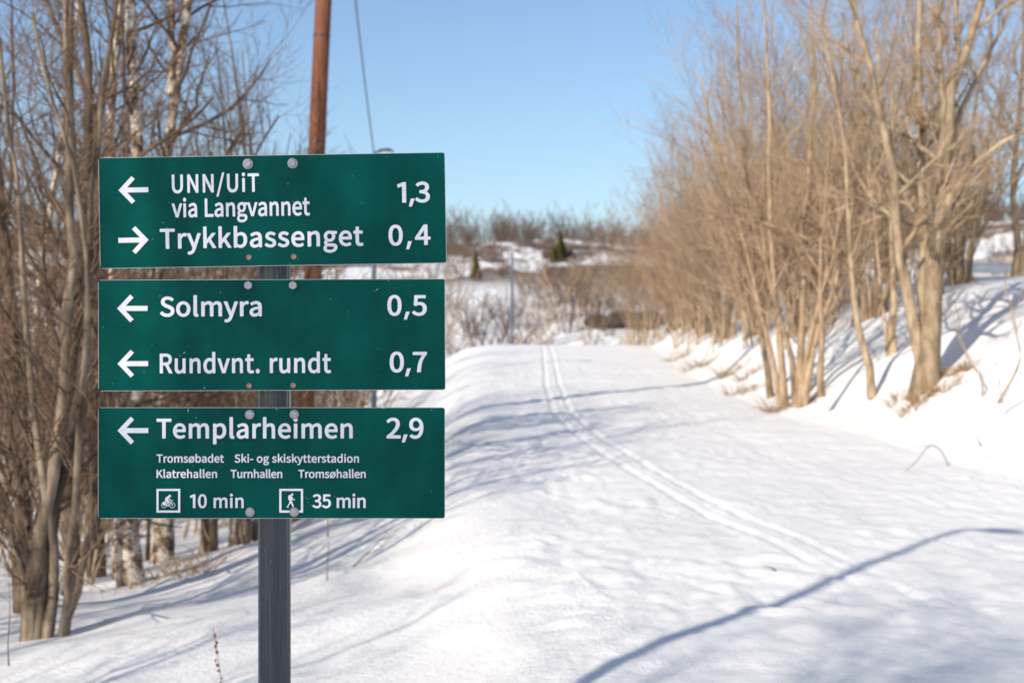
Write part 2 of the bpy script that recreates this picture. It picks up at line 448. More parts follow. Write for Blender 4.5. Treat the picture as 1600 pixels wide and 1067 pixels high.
SPEC_ALDER = dict(levels=[
    dict(n=13, ang=48, len=lf(.36, .62), rf=.5, K=8, up=.5, wob=.22, S=6, t0=.28, rmin=.006),
    dict(n=8, ang=45, len=lf(.46, .45), rf=.55, K=6, up=.35, wob=.25, S=4, t0=.15, rmin=.0035),
    dict(n=6, ang=42, len=lf(.45, .3), rf=.6, K=4, up=.25, wob=.22, S=3, t0=.15, rmin=.0022),
    dict(n=4, ang=40, len=lf(.5, .3), rf=.7, K=3, up=.2, wob=.2, S=3, t0=.15, rmin=.0016)])
SPEC_WILLOW = dict(levels=[
    dict(n=10, ang=33, len=lf(.42, .5), rf=.45, K=8, up=.55, wob=.24, S=5, t0=.14, rmin=.005),
    dict(n=7, ang=38, len=lf(.5, .4), rf=.6, K=5, up=.4, wob=.25, S=3, t0=.12, rmin=.003),
    dict(n=5, ang=36, len=lf(.55, .3), rf=.65, K=4, up=.35, wob=.28, S=3, t0=.12, rmin=.0022)])
SPEC_FOREST = dict(levels=[
    dict(n=16, ang=50, len=lf(.29, .5), rf=.42, K=7, up=.55, wob=.26, S=5, t0=.10, rmin=.005),
    dict(n=7, ang=42, len=lf(.5, .4), rf=.6, K=5, up=.35, wob=.25, S=3, t0=.12, rmin=.003),
    dict(n=6, ang=40, len=lf(.5, .3), rf=.65, K=4, up=.3, wob=.25, S=3, t0=.12, rmin=.002)])
SPEC_BUSH = dict(levels=[
    dict(n=7, ang=32, len=lf(.45, .4), rf=.6, K=5, up=.3, wob=.25, S=3, t0=.2, rmin=.004),
    dict(n=5, ang=36, len=lf(.5, .3), rf=.7, K=4, up=.3, wob=.25, S=3, t0=.15, rmin=.003)])

def spec(base, seed, **kw):
    s = dict(levels=[dict(l) for l in base['levels']], seed=seed)
    for k, v in kw.items():
        for l in s['levels'][:1]: l[k] = v
    return s

def fan(seed, n, h, spread, r, curve=.25, inner=.12, hv=.25):
    """stems rising from one stool"""
    g = rnd(seed); out = []
    for k in range(n):
        a = 2*np.pi*(k + g.random()*.7)/n; hh = h*(1 - hv*g.random()); sp = spread*(.35 + .75*g.random())
        d = np.array([np.cos(a), np.sin(a), 0])
        pts = [d*inner*g.random() + np.array([0, 0, -.25])]
        ph = g.random()*6
        for t in (.15, .35, .55, .78, 1.0):
            w = d*sp*(t**(1 - curve)) + np.array([.13*np.sin(ph + 6*t), .13*np.cos(ph + 5*t), 0])*h*.22*t
            pts.append(w + np.array([0, 0, hh*t]))
        rr = r*(.6 + .6*g.random()); out.append((np.array(pts), rr, rr*.14))
    return out

def px_stem(base, pts, d):
    """a stem through photograph pixels at distance(s) d, in the tree's own coordinates"""
    ds = d if hasattr(d, '__len__') else [d]*len(pts)
    return np.array([P(x, y, dd) - base for (x, y), dd in zip(pts, ds)])

MR = (M['alder_bark'], M['alder_bark'], M['twig_tan'])
MW = (M['willow_bark'], M['twig_tan'], M['twig_tan'])
MD = (M['dark_bark'], M['dark_bark'], M['twig_brown'])
MBi = (M['birch_bark'], M['dark_bark'], M['twig_brown'])

def on_ground(x, y, dz=0): return np.array([x, y, gz(x, y) + dz])

# --- big twin-stemmed alder on the right bank
D = 18.0; base = on_ground((1442-800)/FPX*D, D)
def S_(pts, r0, r1, d=None): return (px_stem(base, pts, D if d is None else d), r0, r1)
st = [S_([(1440,640),(1447,600),(1452,540),(1456,480),(1462,402),(1469,290),(1476,230),(1488,140),(1515,70),(1540,-20),(1560,-160)], .15, .026),
      S_([(1444,640),(1446,590),(1436,530),(1416,470),(1412,427),(1400,330),(1388,250),(1368,140),(1345,60),(1325,-40),(1310,-150)], .095, .018, [18,18,18,18,17.9,17.8,17.7,17.5,17.3,17.1,17]),
      S_([(1446,640),(1446,590),(1444,520),(1442,450),(1447,396),(1441,297),(1434,200),(1430,120),(1440,20),(1436,-120)], .11, .02, [18,18,18.05,18.1,18.2,18.4,18.6,18.8,19,19.2]),
      S_([(1474,262),(1473,190),(1471,110),(1466,30),(1462,-60)], .06, .015),
      S_([(1472,340),(1500,280),(1546,235),(1600,204),(1660,170)], .05, .012, [18,17.8,17.5,17.2,17]),
      S_([(1476,300),(1488,220),(1505,160),(1540,95),(1575,30),(1590,-60)], .055, .012, [18,18.1,18.3,18.6,18.8,19])]
sp = spec(SPEC_ALDER, 11)
sp['levels'][0]['n'] = 11; sp['levels'][0]['len'] = lf(.30, .55)
alder = wood('alder_tree', st, 'tallest bare alder at the foot of the right bank, trunks fused at the base', 'tree', sp, MR, base, flareamt=.45)

# --- arching willow left of it
D = 21.0; base = on_ground((1238-800)/FPX*D, D)
st = [S_([(1226,640),(1226,590),(1218,500),(1206,420),(1200,300),(1205,180),(1196,60),(1190,-80)], .055, .012),
      S_([(1252,640),(1250,585),(1253,500),(1250,400),(1262,280),(1275,150),(1268,20),(1265,-90)], .06, .012, 20.6),
      S_([(1222,640),(1214,585),(1190,490),(1168,400),(1140,300),(1112,200),(1096,120)], .05, .010, [21.6,21.6,21.5,21.3,21,20.8,20.6]),
      S_([(1244,640),(1242,580),(1226,520),(1200,440),(1190,340),(1150,240),(1120,140)], .05, .010),
      S_([(1205,630),(1200,580),(1190,520),(1180,440),(1168,340),(1160,200),(1152,80),(1150,-40)], .05, .010, [22.5,22.5,22.4,22.3,22.2,22.2,22.3,22.5]),
      S_([(1262,640),(1262,590),(1272,520),(1290,430),(1296,300),(1312,180),(1318,40)], .05, .010, 21.4),
      S_([(1256,640),(1258,580),(1300,450),(1330,400),(1240,365),(1150,335),(1100,338),(1062,350)], .05, .010, [20.6,20.5,20.2,20,19.7,19.5,19.3,19]),
      S_([(1250,640),(1254,580),(1290,430),(1320,320),(1290,265),(1230,245),(1175,240)], .045, .010, [20.6,20.5,20.2,20,19.8,19.6,19.5])]
wood('willow_tree', st, 'bare willow with long branches arching out over the trail, left of the tall alder', 'tree', spec(SPEC_WILLOW, 21), MW, base, flareamt=.3)

# --- willow stools along the right margin of the trail (shared shapes)
W_GROUP = 'bare willows lining the right side of the trail'
protos = []
for k, (n, h, s) in enumerate([(8, 6.4, 1.5), (9, 6.0, 1.7), (7, 6.8, 1.3)]):
    st_ = fan(300 + k, n, h, s, .05)
    low = fan(340 + k, 7, h*.5, s*1.35, .026, curve=.05, inner=.5)
    protos.append(st_ + low)
rowspots = [(6.2, 24.5, 1.0), (5.5, 27.3, .98), (5.2, 30.5, .92), (5.1, 34, .88), (5.1, 38, .88), (5.2, 42, .85), (5.4, 46.5, .8), (5.7, 51, .78),
            (8.3, 26.5, .95), (7.4, 35, .9), (7.6, 47, .85), (8.8, 33, .85), (9.8, 43, .75)]
wp = []
for i, (x, y, s) in enumerate(rowspots):
    k = i % 3
    loc = on_ground(x, y)
    if len(wp) < 3:
        o = wood('willow_tree', protos[k], '', 'tree', spec(SPEC_WILLOW, 40 + k), MW, loc, W_GROUP); wp.append(o)
    else:
        o = copy_tree(wp[k]); o.location = loc
    o.scale = (s*1.02, s*1.02, s); o.rotation_euler.z = i*2.17
    for c in o.children:
        if c.name.startswith('twigs'): c.material_slots[0].link = 'OBJECT'; c.material_slots[0].material = M[('twig_tan', 'twig_grey', 'twig_red')[(i*5 + i//3) % 3]]
    first = i < 8
    names = ['nearest willow stool of the trailside row, right behind the arching one', 'second willow stool of the trailside row, thick grey stems over brown grass',
             'third willow stool of the trailside row, tan twigs over the snow edge', 'fourth willow stool of the row along the trail, crown leaning to the left',
             'fifth willow stool of the row along the trail, fine tan twigs', 'sixth willow of the trailside row, low beside the trail edge',
             'last willow but one towards the crest of the trail', 'farthest willow of the row, standing where the trail meets the crest']
    more = ['bare willow up on the bank behind the nearest trailside stool', 'bare willow on the bank behind the fourth trailside stool', 'farthest bare willow in the second row on the bank',
            'bare willow high on the bank, just left of the tall alder', 'bare willow high on the bank seen through the thicket']
    tag(o, names[i] if first else more[i - 8], 'tree', W_GROUP)

# --- slender stems round the alder
def thin_tree(px, py, d, pts, r, label, seed, mats=MR, name='alder_sapling', n1=9):
    global D, base
    D = d; base = on_ground((px-800)/FPX*d, d)
    st = [S_([(px, py+30)] + q, rr, rr*.2) for q, rr in zip(pts, r)]
    sp = spec(SPEC_BUSH, seed); sp['levels'][0]['n'] = n1
    return wood(name, st, label, 'tree', sp, mats, base, flareamt=.15)
thin_tree(1284, 590, 19.5, [[(1284,590),(1282,500),(1281,420),(1290,300),(1300,180)]], [.05], 'single thin stem standing between the willow and the alder', 61, MW)
thin_tree(1362, 592, 19, [[(1362,592),(1345,530),(1332,470),(1328,400),(1326,300),(1310,160),(1280,20)]], [.055], 'slim leaning alder stem left of the thick alder', 62)
thin_tree(1394, 578, 20.5, [[(1394,578),(1397,500),(1398,440),(1392,330),(1376,180),(1370,40)], [(1392,578),(1380,500),(1375,430),(1360,280),(1340,120)]], [.07, .035], 'dark forked alder pole close behind the thick alder', 63)
thin_tree(1560, 600, 15.5, [[(1598,560),(1585,510),(1570,440),(1565,400)]], [.014], 'lone bowed sapling on the open bank right of the alder', 64, n1=4)
thin_tree(1535, 590, 16.5, [[(1534,590),(1512,555),(1490,510),(1470,470)]], [.013], 'thin bowed shoot beside the shadow of the alder trunk', 65, n1=3)
# trees behind the bank at the right edge
D = 27.0; base = on_ground((1590-800)/FPX*D, D)
st = [S_([(1590,470),(1588,420),(1584,340),(1590,200),(1600,60),(1600,-60)], .08, .02), S_([(1592,470),(1598,400),(1612,300),(1640,150),(1650,0)], .06, .02)]
wood('alder_tree', st, 'alder standing in front of the guardrail at the right edge', 'tree', spec(SPEC_ALDER, 71), MR, base)

# --- left side: bespoke trunks
MDk = MD
D = 9.6; base = on_ground((52-800)/FPX*D, D); base[2] += .02
st = [S_([(45,1010),(42,960),(46,900),(62,830),(78,740),(92,660),(104,560),(112,420),(108,300),(106,180),(100,40),(104,-120)], .058, .014),
      S_([(58,1000),(62,950),(66,880),(78,800),(110,700),(132,600),(140,480),(134,380),(150,260),(160,120),(184,10),(190,-90)], .044, .013, [9.6,9.6,9.6,9.7,9.8,9.9,10,10.1,10.2,10.3,10.4,10.5]),
      S_([(74,1000),(80,950),(88,880),(80,810),(70,740),(50,640),(44,540),(34,440),(30,300),(10,180),(0,60)], .036, .01),
      S_([(96,1000),(102,940),(112,860),(118,790),(122,700),(126,600),(140,500),(136,380),(120,260),(70,140),(50,20)], .03, .009, [9.6,9.5,9.4,9.3,9.3,9.2,9.2,9.1,9.1,9,9]),
      S_([(100,1000),(108,945),(130,880),(150,800),(168,720),(190,640),(230,540)], .03, .01, [9.6,9.6,9.7,9.8,9.9,10,10.1]),
      S_([(40,1000),(44,950),(32,880),(10,800),(-20,720),(-40,600)], .032, .01),
      S_([(70,1000),(72,940),(52,860),(36,790),(20,700),(4,600),(-10,480),(-6,300)], .03, .009, [9.6,9.6,9.8,10,10.1,10.2,10.3,10.4])]
fs = spec(SPEC_FOREST, 81); fs['levels'][0]['n'] = 13; fs['levels'][0]['len'] = lf(.24, .4)
wood('alder_tree', st, 'many-stemmed alder fanning out of the snow at the lower left corner', 'tree', fs, (M['grey_bark'], M['dark_bark'], M['twig_brown']), base, flareamt=.12)

D = 12.5; base = on_ground((206-800)/FPX*D, D)
st = [S_([(208,940),(206,895),(205,820),(200,700),(206,560),(214,400),(216,260),(210,160),(206,60),(200,-100)], .105, .035)]
sp = spec(SPEC_FOREST, 82); sp['levels'][0]['n'] = 20
wood('birch_tree', st, 'thick birch trunk rising behind the left half of the signs', 'tree', sp, (M['birch_bark'], M['dark_bark'], M['twig_brown']), base)
D = 13.5; base = on_ground((190-800)/FPX*D, D)
st = [S_([(192,930),(190,870),(188,800),(186,700),(180,560),(176,420),(168,260),(175,140),(190,20),(196,-90)], .075, .025)]
sp = spec(SPEC_FOREST, 83); sp['levels'][0]['n'] = 16
wood('birch_tree', st, 'slim pale trunk touching the left side of the thick birch', 'tree', sp, MBi, base)
D = 15.0; base = on_ground((250-800)/FPX*D, D)
st = [S_([(248,930),(250,850),(252,700),(246,560),(250,400),(258,260),(262,190),(278,110),(292,20),(305,-90)], .11, .04),
      S_([(268,150),(272,90),(266,20),(262,-80)], .05, .02)]
sp = spec(SPEC_FOREST, 84); sp['levels'][0]['n'] = 15
wood('birch_tree', st, 'birch with white bark leaning right above the top sign', 'tree', sp, MBi, base)
D = 14.0; base = on_ground((150-800)/FPX*D, D)
st = [S_([(150,900),(152,820),(150,700),(146,560),(150,420),(146,300),(152,200),(166,110),(186,20),(196,-60)], .075, .025),
      S_([(151,215),(138,150),(112,90),(80,30),(60,-60)], .04, .015)]
wood('alder_tree', st, 'dark alder forking beside the left edge of the top sign', 'tree', spec(SPEC_FOREST, 85), MD, base)
D = 12.0; base = on_ground((108-800)/FPX*D, D)
st = [S_([(110,930),(108,850),(112,720),(110,600),(108,440),(110,300),(112,160),(110,40),(116,-80)], .048, .02)]
wood('alder_tree', st, 'straight dark alder pole left of the signs, reaching the top edge', 'tree', spec(SPEC_FOREST, 86), MD, base)

# --- the wood behind on the left (shared shapes)
LG = 'bare trees of the wood on the left'
lp = []
for k in range(4):
    n = [2, 3, 1, 4][k]
    lp.append(fan(500 + k, n, [8.5, 7.5, 9.0, 6.5][k], [1.0, 1.5, .5, 2.0][k], [.062, .05, .075, .042][k], inner=.15))
g_ = rnd(2024); spots = []
# rows along lines of sight so the wood thickens with distance, open towards the trail
for d in (11.5, 14, 16.5, 19, 22, 25, 28.5, 32, 36, 41, 47, 54):
    right = {11.5: 60, 14: 330, 16.5: 370, 19: 400, 22: 420, 25: 450, 28.5: 520, 32: 540, 36: 560, 41: 560, 47: 590, 54: 610}[d]
    stepx = 1.12 + d*.028
    x = (right - 800)/FPX*d
    while x > (-120 - 800)/FPX*d:
        spots.append((x + g_.uniform(-.4, .4), d + g_.uniform(-1, 1))); x -= stepx*g_.uniform(.8, 1.3)
left_lab = {0: 'dark', 1: 'grey', 2: 'slender', 3: 'bushy'}
wl = []
for i, (x, y) in enumerate(spots):
    k = i if i < 4 else int(g_.integers(0, 4))
    if x/y > -.185 and i >= 4: k = 3
    if x/y > -.27 and k == 2 and i >= 4: k = 1
    loc = on_ground(x, y)
    if i < 4:
        fs = spec(SPEC_FOREST, 90 + k)
        if k == 3: fs['levels'][0]['n'] = 9
        o = wood('alder_tree' if k != 2 else 'birch_tree', lp[k], '', 'tree', fs, MBi if k == 2 else (MD if k != 1 else (M['grey_bark'], M['dark_bark'], M['twig_brown'])), loc, LG); wl.append(o)
    else:
        o = copy_tree(wl[k]); o.location = loc
    s = g_.uniform(.8, 1.1)*(1 if y < 30 else .95); o.scale = (s, s, s); o.rotation_euler.z = g_.uniform(0, 6.28)
    if x/y > -.185: 
        s *= .62; o.scale = (s, s, s)
    px_ = 800 + FPX*x/y
    where = ('at the left edge' if px_ < 70 else 'just left of the sign panels' if px_ < 155 else 'behind the left sign half' if px_ < 330 else
             'behind the sign post' if px_ < 470 else 'right of the red pole')
    row = 'front row' if y < 17 else 'middle' if y < 30 else 'back'
    tag(o, ['two-stemmed bare tree', 'grey-stemmed bare tree', 'pale slim birch', 'low many-stemmed tree'][k] + ', ' + row + ' of the left wood, ' + where, 'tree', LG)
# low undergrowth in the wood
bush = []
for k in range(3):
    bush.append(fan(700 + k, 13, 2.6, 1.3, .014, inner=.4, curve=.1))
bl = []; k = 0
UG = 'leafless bushes under the trees on the left'
for d in (13, 16, 19, 23, 27, 32, 38, 45):
    x = ({13: 170, 16: 330, 19: 400, 23: 450, 27: 500, 32: 600, 38: 640, 45: 680}[d] - 800)/FPX*d
    while x > (-60 - 800)/FPX*d:
        yy = d + g_.uniform(-1.2, 1.2); xx = x + g_.uniform(-.4, .4)
        if len(bl) < 3:
            o = wood('bush', bush[len(bl)], '', 'bush', spec(SPEC_BUSH, 120 + len(bl)), (M['alder_bark'], M['twig_tan'], M['twig_brown']), on_ground(xx, yy), UG, flareamt=0); bl.append(o)
        else:
            o = copy_tree(bl[k % 3]); o.location = on_ground(xx, yy)
        px_ = 800 + FPX*xx/yy
        tag(o, ('low' if d < 20 else 'brown' if d < 30 else 'distant') + ' leafless bush under the left wood, ' + ('at the left edge' if px_ < 60 else 'left of the signs' if px_ < 155 else 'behind the left sign half' if px_ < 330 else 'behind the sign post' if px_ < 460 else 'beside the red pole'), 'bush', UG)
        s = g_.uniform(.8, 1.5); o.scale = (s, s, s*g_.uniform(.8, 1.2)); o.rotation_euler.z = g_.uniform(0, 6.28); k += 1
        x -= g_.uniform(.9, 1.7)*(1 + d*.015)

RG = 'leafless bushes between the trailside willows'
for i, (x, y) in enumerate([(5.0, 29), (4.9, 32.5), (4.8, 36), (4.7, 40), (4.4, 45), (4.3, 49.5), (4.9, 47), (5.4, 25.8), (6.4, 28.5), (6.6, 33), (6.2, 37), (6.1, 43), (6.3, 49), (8.6, 28), (9.4, 34), (9.2, 43), (11, 36), (12, 45), (4.6, 51), (7.0, 24), (7.3, 46)]):
    o = copy_tree(bl[i % 3]); o.location = on_ground(x, y); s = g_.uniform(1.1, 1.7); o.scale = (s, s, s); o.rotation_euler.z = g_.uniform(0, 6.28)
    for c in o.children:
        if c.name.startswith('twigs'): c.material_slots[0].link = 'OBJECT'; c.material_slots[0].material = M[('twig_red', 'twig_tan', 'twig_grey')[i % 3]]
    tag(o, ('near' if y < 30 else 'middle' if y < 40 else 'far') + ' leafless tan bush between the willows, ' + ('at the trail edge' if x < 5.5 else 'at the foot of the bank' if x < 7.5 else 'up on the bank'), 'bush', RG)

# --- trees left of and behind the camera that throw the shade
SG = 'bare trees left of the trail beside the viewpoint'
for i, (x, y, k, s, rz) in enumerate([(-5.2, 3.4, 1, .8, .3), (-6.2, 5.6, 0, .85, 1.1), (-6.4, 7.8, 3, 1.0, 2.2), (-7.6, 9.6, 1, .85, 4.0), (-9.5, 6.5, 2, .9, 0), (-8.6, 3.2, 0, .85, 5.0),
                                      (-4.6, -7.0, 0, .85, 2.0), (-9.8, -1.2, 2, .9, 1), (-5.2, -3.0, 1, 1.2, 4.4), (-11.5, 1.0, 1, .9, 2.4)]):
    o = copy_tree(wl[k]); o.location = on_ground(x, y); o.scale = (s, s, s); o.rotation_euler.z = rz
    tag(o, 'bare tree beside the viewpoint whose shadow falls on the snow', 'tree', SG)

ds = spec(SPEC_WILLOW, 444); ds['levels'][0].update(n=14, t0=.25); ds['levels'][1]['n'] = 8; ds['levels'][2].update(n=6, rmin=.004)
o = wood('willow_tree', fan(445, 10, 7.3, 1.2, .06), 'thick-crowned bare willow behind the viewpoint that shades the sign panels', 'tree', ds, MW, on_ground(-4.75, -2.3), SG)

# --- far hillside: shrubs, small trees, conifers
def far_bush(seed, n, h, sprd, r, spc):
    st = fan(seed, n, h, sprd, r, inner=.5)
    SP = np.array([resample(p, 5) for p, a, b in st]); SR = np.array([np.linspace(a, max(b, .01), 5) for p, a, b in st])
    prt = [tubes(SP, SR, 3)]; lv, lr = SP, SR
    for j, L in enumerate(spc):
        lv, lr = sprout(lv, lr, L[0], .15, 1, 40, lf(L[1], .3), .6, 3, .4, .3, seed + j, L[2]); prt.append(tubes(lv, lr, 3))
    V, F = join(prt); return mesh_from('shrub', V, F4=F)
fb = [far_bush(800 + k, 7, 3.6, 2.0, .045, [(6, .5, .02), (5, .45, .014)]) for k in range(3)]
for me in fb: me.materials.append(M['twig_far'])
fbt = [me.copy() for me in fb[:2]]
for me in fbt: me.materials.clear(); me.materials.append(M['twig_tan'])
FG = 'leafless shrubs on the hillside across the valley'
g_ = rnd(77); cnt = 0
def put_far(x, y, me, s, lab, grp, name='shrub', cat='shrub'):
    o = link(name, me, None, None, on_ground(x, y, -.1), (0, 0, g_.uniform(0, 6.28))); o.scale = (s*g_.uniform(.9, 1.4), s*g_.uniform(.9, 1.4), s)
    tag(o, lab, cat, grp); return o
for d, n, s0 in ((218, 60, 1.25), (210, 44, 1.1), (198, 40, .9), (186, 34, .8), (174, 30, .75), (160, 26, .7), (150, 18, .6)):
    for i in range(n):
        u = (i + g_.random())/n; px = 640 + u*1000 if d < 200 else 560 + u*1080
        if 1080 < px < 1400 and d < 200: continue
        put_far((px - 800)/FPX*d, d + g_.uniform(-6, 6), fb[i % 3], s0*g_.uniform(.6, 1.25), 'leafless shrub on the snowy hillside across the valley', FG)
# skyline wood seen through the left trees
for i in range(34):
    px = -60 + i*20; d = 200 + g_.uniform(-10, 12)
    put_far((px - 800)/FPX*d, d, fb[i % 3], g_.uniform(.7, 1.2), 'leafless shrub on the snowy hillside across the valley', FG)
# clumps in the valley below the terrace
VG = 'leafless shrubs in the hollow behind the crest of the trail'
vs = [(748, 104, 1.0), (738, 108, .8), (776, 102, .9), (788, 112, .8), (766, 118, .6), (712, 70, .6), (700, 102, .7), (720, 100, .6), (690, 60, .5), (782, 90, .8), (706, 124, .5)]
for px, d, s in vs: put_far((px - 800)/FPX*d, d, fb[int(px) % 3], s, 'leafless shrub in the hollow, left of the grey far lamp post', VG)
for i in range(58):
    px = 806 + (i*37 % 58)*3.5 + g_.uniform(-6, 6); d = g_.uniform(76, 98) if i % 2 else g_.uniform(100, 134)
    put_far((px - 800)/FPX*d, d, (fb + fbt)[i % 5], g_.uniform(.6, 1.15), 'leafless shrub in the hollow, right of the grey far lamp post', VG)
# dark boulders at the foot of the terrace, by the trail crest
for i in range(9):
    mb = MB(); g2 = rnd(900 + i); n = 9; V = []
    import bmesh
    bm = bmesh.new(); bmesh.ops.create_icosphere(bm, subdivisions=2, radius=1)
    for v in bm.verts:
        c = np.array(v.co); k_ = 1 + .35*float(vnoise(np.array([c[0]*1.7+i]), np.array([c[1]*1.7+c[2]*2]))[0]); v.co = (c[0]*k_*1.5, c[1]*k_, c[2]*k_*.7)
    me = bpy.data.meshes.new('boulder'); bm.to_mesh(me); bm.free(); me.materials.append(M['rock'])
    px = [948, 968, 986, 1000, 1012, 930, 976, 872, 1052][i]; d = [111, 112, 112.5, 111, 113, 112, 114, 176, 172][i]
    o = link('boulder', me, None, None, on_ground((px-800)/FPX*d, d, .3), (0, 0, i)); s = [1, 1.1, 1.2, 1, 1.1, .9, 1, 1.6, 2.2][i]; o.scale = (s, s, s)
    tag(o, 'dark boulder showing through the snow beyond the trail crest', 'boulder', 'dark boulders beyond the trail crest')
# conifers
def conifer(px, d, h, label, seed):
    g2 = rnd(seed); root = empty('spruce_tree', on_ground((px-800)/FPX*d, d)); tag(root, label, 'tree')
    V, F = tubes(np.array([[[0,0,-.2],[0,0,h*.5],[0,0,h]]]), np.array([[.12,.08,.02]]), 6); link('trunk', mesh_from('trunk', V, F4=F), M['dark_bark'], root)
    N = 900; t = g2.random(N)**.8; a = g2.random(N)*6.283; rr = (1-t)*h*.24*(.35 + .65*g2.random(N)) + .05
    c = np.stack([np.cos(a)*rr, np.sin(a)*rr, .1*h + t*.92*h - rr*.25], 1); s = .28*(1-t*.5)
    dd = np.stack([np.cos(a), np.sin(a), -.3+0*a], 1); sd = np.stack([-np.sin(a), np.cos(a), 0*a], 1)
    V = np.concatenate([c + dd*s[:, None], c - dd*s[:, None]*.6 + sd*s[:, None]*.5, c - dd*s[:, None]*.6 - sd*s[:, None]*.5 + np.array([0,0,.08])], 0)
    F = np.stack([np.arange(N), np.arange(N)+N, np.arange(N)+2*N], 1)
    o = link('foliage', mesh_from('foliage', V, F3=F), M['needle'], root); tag(o, kind='stuff')
conifer(876, 172, 3.6, 'small green spruce halfway up the hillside, right of the far lamp post', 1)
conifer(743, 152, 3.0, 'olive green spruce at the top of the snow terrace, nearest the signs', 2)
conifer(866, 170, 1.8, 'low dark green spruce at the foot of the taller hillside spruce', 3)

# --- dry grass tufts and twigs in the snow
def tuft(x, y, n, h, sprd, label, seed, mt='grass', lean=(0, 0)):
    g2 = rnd(seed); a = g2.random(n)*6.283; nb = 7; cc = g2.normal(size=(nb, 2))*sprd*.6; ci = g2.integers(0, nb, n); r = g2.random(n)**.7*sprd*.35
    p0 = np.stack([np.cos(a)*r + cc[ci, 0], np.sin(a)*r + cc[ci, 1], 0*r], 1); p0[:, 2] = height(p0[:, 0] + x, p0[:, 1] + y, False) - gz(x, y) - .03
    d = np.stack([np.cos(a)*.9 + lean[0], np.sin(a)*.9 + lean[1], .5 + g2.random(n)], 1); d = norm(d)
    ln = (h*(.25 + 1.1*g2.random(n)**1.5)*(.4 + g2.random(nb))[ci]*1.2)[:, None]
    C = np.stack([p0, p0 + d*ln*.5, p0 + d*ln + np.array([0, 0, -.25])*ln], 1)
    V, F = tubes(C, np.array([[.004, .003, .001]]).repeat(n, 0), 3)
    o = link('grass_tuft', mesh_from('grass_tuft', V, F4=F), M[mt], None, on_ground(x, y)); tag(o, label, 'grass'); o['kind'] = 'stuff'; return o
def gx(px, d): return (px - 800)/FPX*d
tuft(gx(1436, 17.8), 17.7, 900, .20, .42, 'tan dry grass round the foot of the tall alder', 1)
tuft(gx(1500, 17.6), 17.8, 160, .22, .35, 'fallen dry grass right of the alder trunk', 2, lean=(1, 0))
for i, (px, d, n, h) in enumerate([(262, 12.6, 150, .25), (280, 12.3, 90, .22), (212, 12.2, 70, .12), (1230, 20.8, 200, .3), (1180, 24, 160, .3), (1130, 27, 170, .34), (1090, 31, 160, .34), (1058, 35, 140, .34), (1160, 25.5, 120, .3), (296, 13.5, 60, .2)]):
    tuft(gx(px, d), d, n, h, .3, ['brown dry grass tuft on the snow right of the thick birch', 'flattened tan grass on the snow right of the birch tuft', 'small dry grass at the foot of the thick birch',
        'dry grass at the foot of the arching willow', 'dry grass under the nearest trailside willow', 'dry grass under the second trailside willow', 'dry grass under the middle trailside willows', 'dry grass under the far trailside willows',
        'dry grass between the first two trailside willows', 'faint dry grass tuft behind the birch'][i], 30 + i)

def stalk(pts, r, label, name='dry_weed', mt='stalk', beads=0, side=0, seed=0):
    b0 = np.array(pts[0]); root = empty(name, tuple(b0)); tag(root, label, 'plant')
    p = np.array(pts) - b0; K = 12; c = resample(p, K)
    V, F = tubes(c[None], np.linspace(r, r*.4, K)[None], 5); link('stalk', mesh_from('stalk', V, F4=F, smooth=True), M[mt], root)
    if side:
        lv, lr = sprout(c[None], np.linspace(r, r*.4, K)[None], side, .3, .95, 45, lf(.4, .4), .7, 4, .3, .3, seed, .0015)
        V, F = tubes(lv, lr, 3); tag(link('twigs', mesh_from('twigs', V, F4=F), M[mt], root), kind='stuff')
    if beads:
        g2 = rnd(seed); me = None
        for i in range(beads):
            t = .25 + .72*i/beads; f = t*(K-1); j = int(f); q = c[j]*(1-f+j) + c[min(j+1, K-1)]*(f-j)
            if me is None:
                mb = MB(); mb.lathe([(.0015, -.009), (.0062, -.004), (.007, .001), (.004, .006), (.001, .009)], n=8); me = mb.mesh('seed_head', True); me.materials.append(M['seed'])
            o = link('seed_head', me, None, root, tuple(q + g2.normal(size=3)*.006), (g2.uniform(-.6, .6), g2.uniform(-.6, .6), 0)); s = g2.uniform(.7, 1.2); o.scale = (s, s, s)
d = 6.6; stalk([P(343, 1130, d), P(347, 1067, d), P(341, 1030, d), P(333, 980, d)], .003, 'single reddish seed stalk in the snow left of the post', 'seed_stalk', beads=12, seed=5)
d = 7.4; stalk([P(14, 1040, d), P(12, 1010, d), P(16, 950, d), P(14, 905, d)], .004, 'thin grey weed in the lower left corner of the snow', side=3, seed=8)
d = 10.5; stalk([on_ground(gx(511, d), d, -.02), on_ground(gx(511, d), d, .1), on_ground(gx(514, d), d, .28)], .006, 'short reddish stub in the snow right of the post, lower one', seed=9)
d = 12.6; stalk([on_ground(gx(512, d), d, -.02), on_ground(gx(513, d), d, .2), on_ground(gx(516, d), d, .42)], .008, 'upright dead stem in the snow just right of the post, upper one', seed=10)
d = 11.0; stalk([on_ground(gx(552, d), d, .0), on_ground(gx(565, d), d+.3, .05), on_ground(gx(590, d), d+.8, .04)], .006, 'broken twig lying on the shaded snow below the bottom sign', side=4, seed=11)
d = 14.6; G_ = lambda px, dd, z=0: on_ground(gx(px, dd), dd, z)
stalk([G_(1482, d, -.02), G_(1480, d, .06), G_(1474, d, .13), G_(1465, d, .20), G_(1457, d, .235), G_(1447, d - .1, .19), G_(1436, d - .25, .11), G_(1424, d - .4, .03), G_(1412, d - .5, 0)], .007, 'bent dead twig arched over the snow of the right bank', side=2, seed=12)
d = 15.2; stalk([on_ground(gx(1534, d), d, -.02), on_ground(gx(1530, d), d, .06), on_ground(gx(1526, d), d, .13)], .010, 'short brown stub on the right bank beyond the bent twig', seed=13)
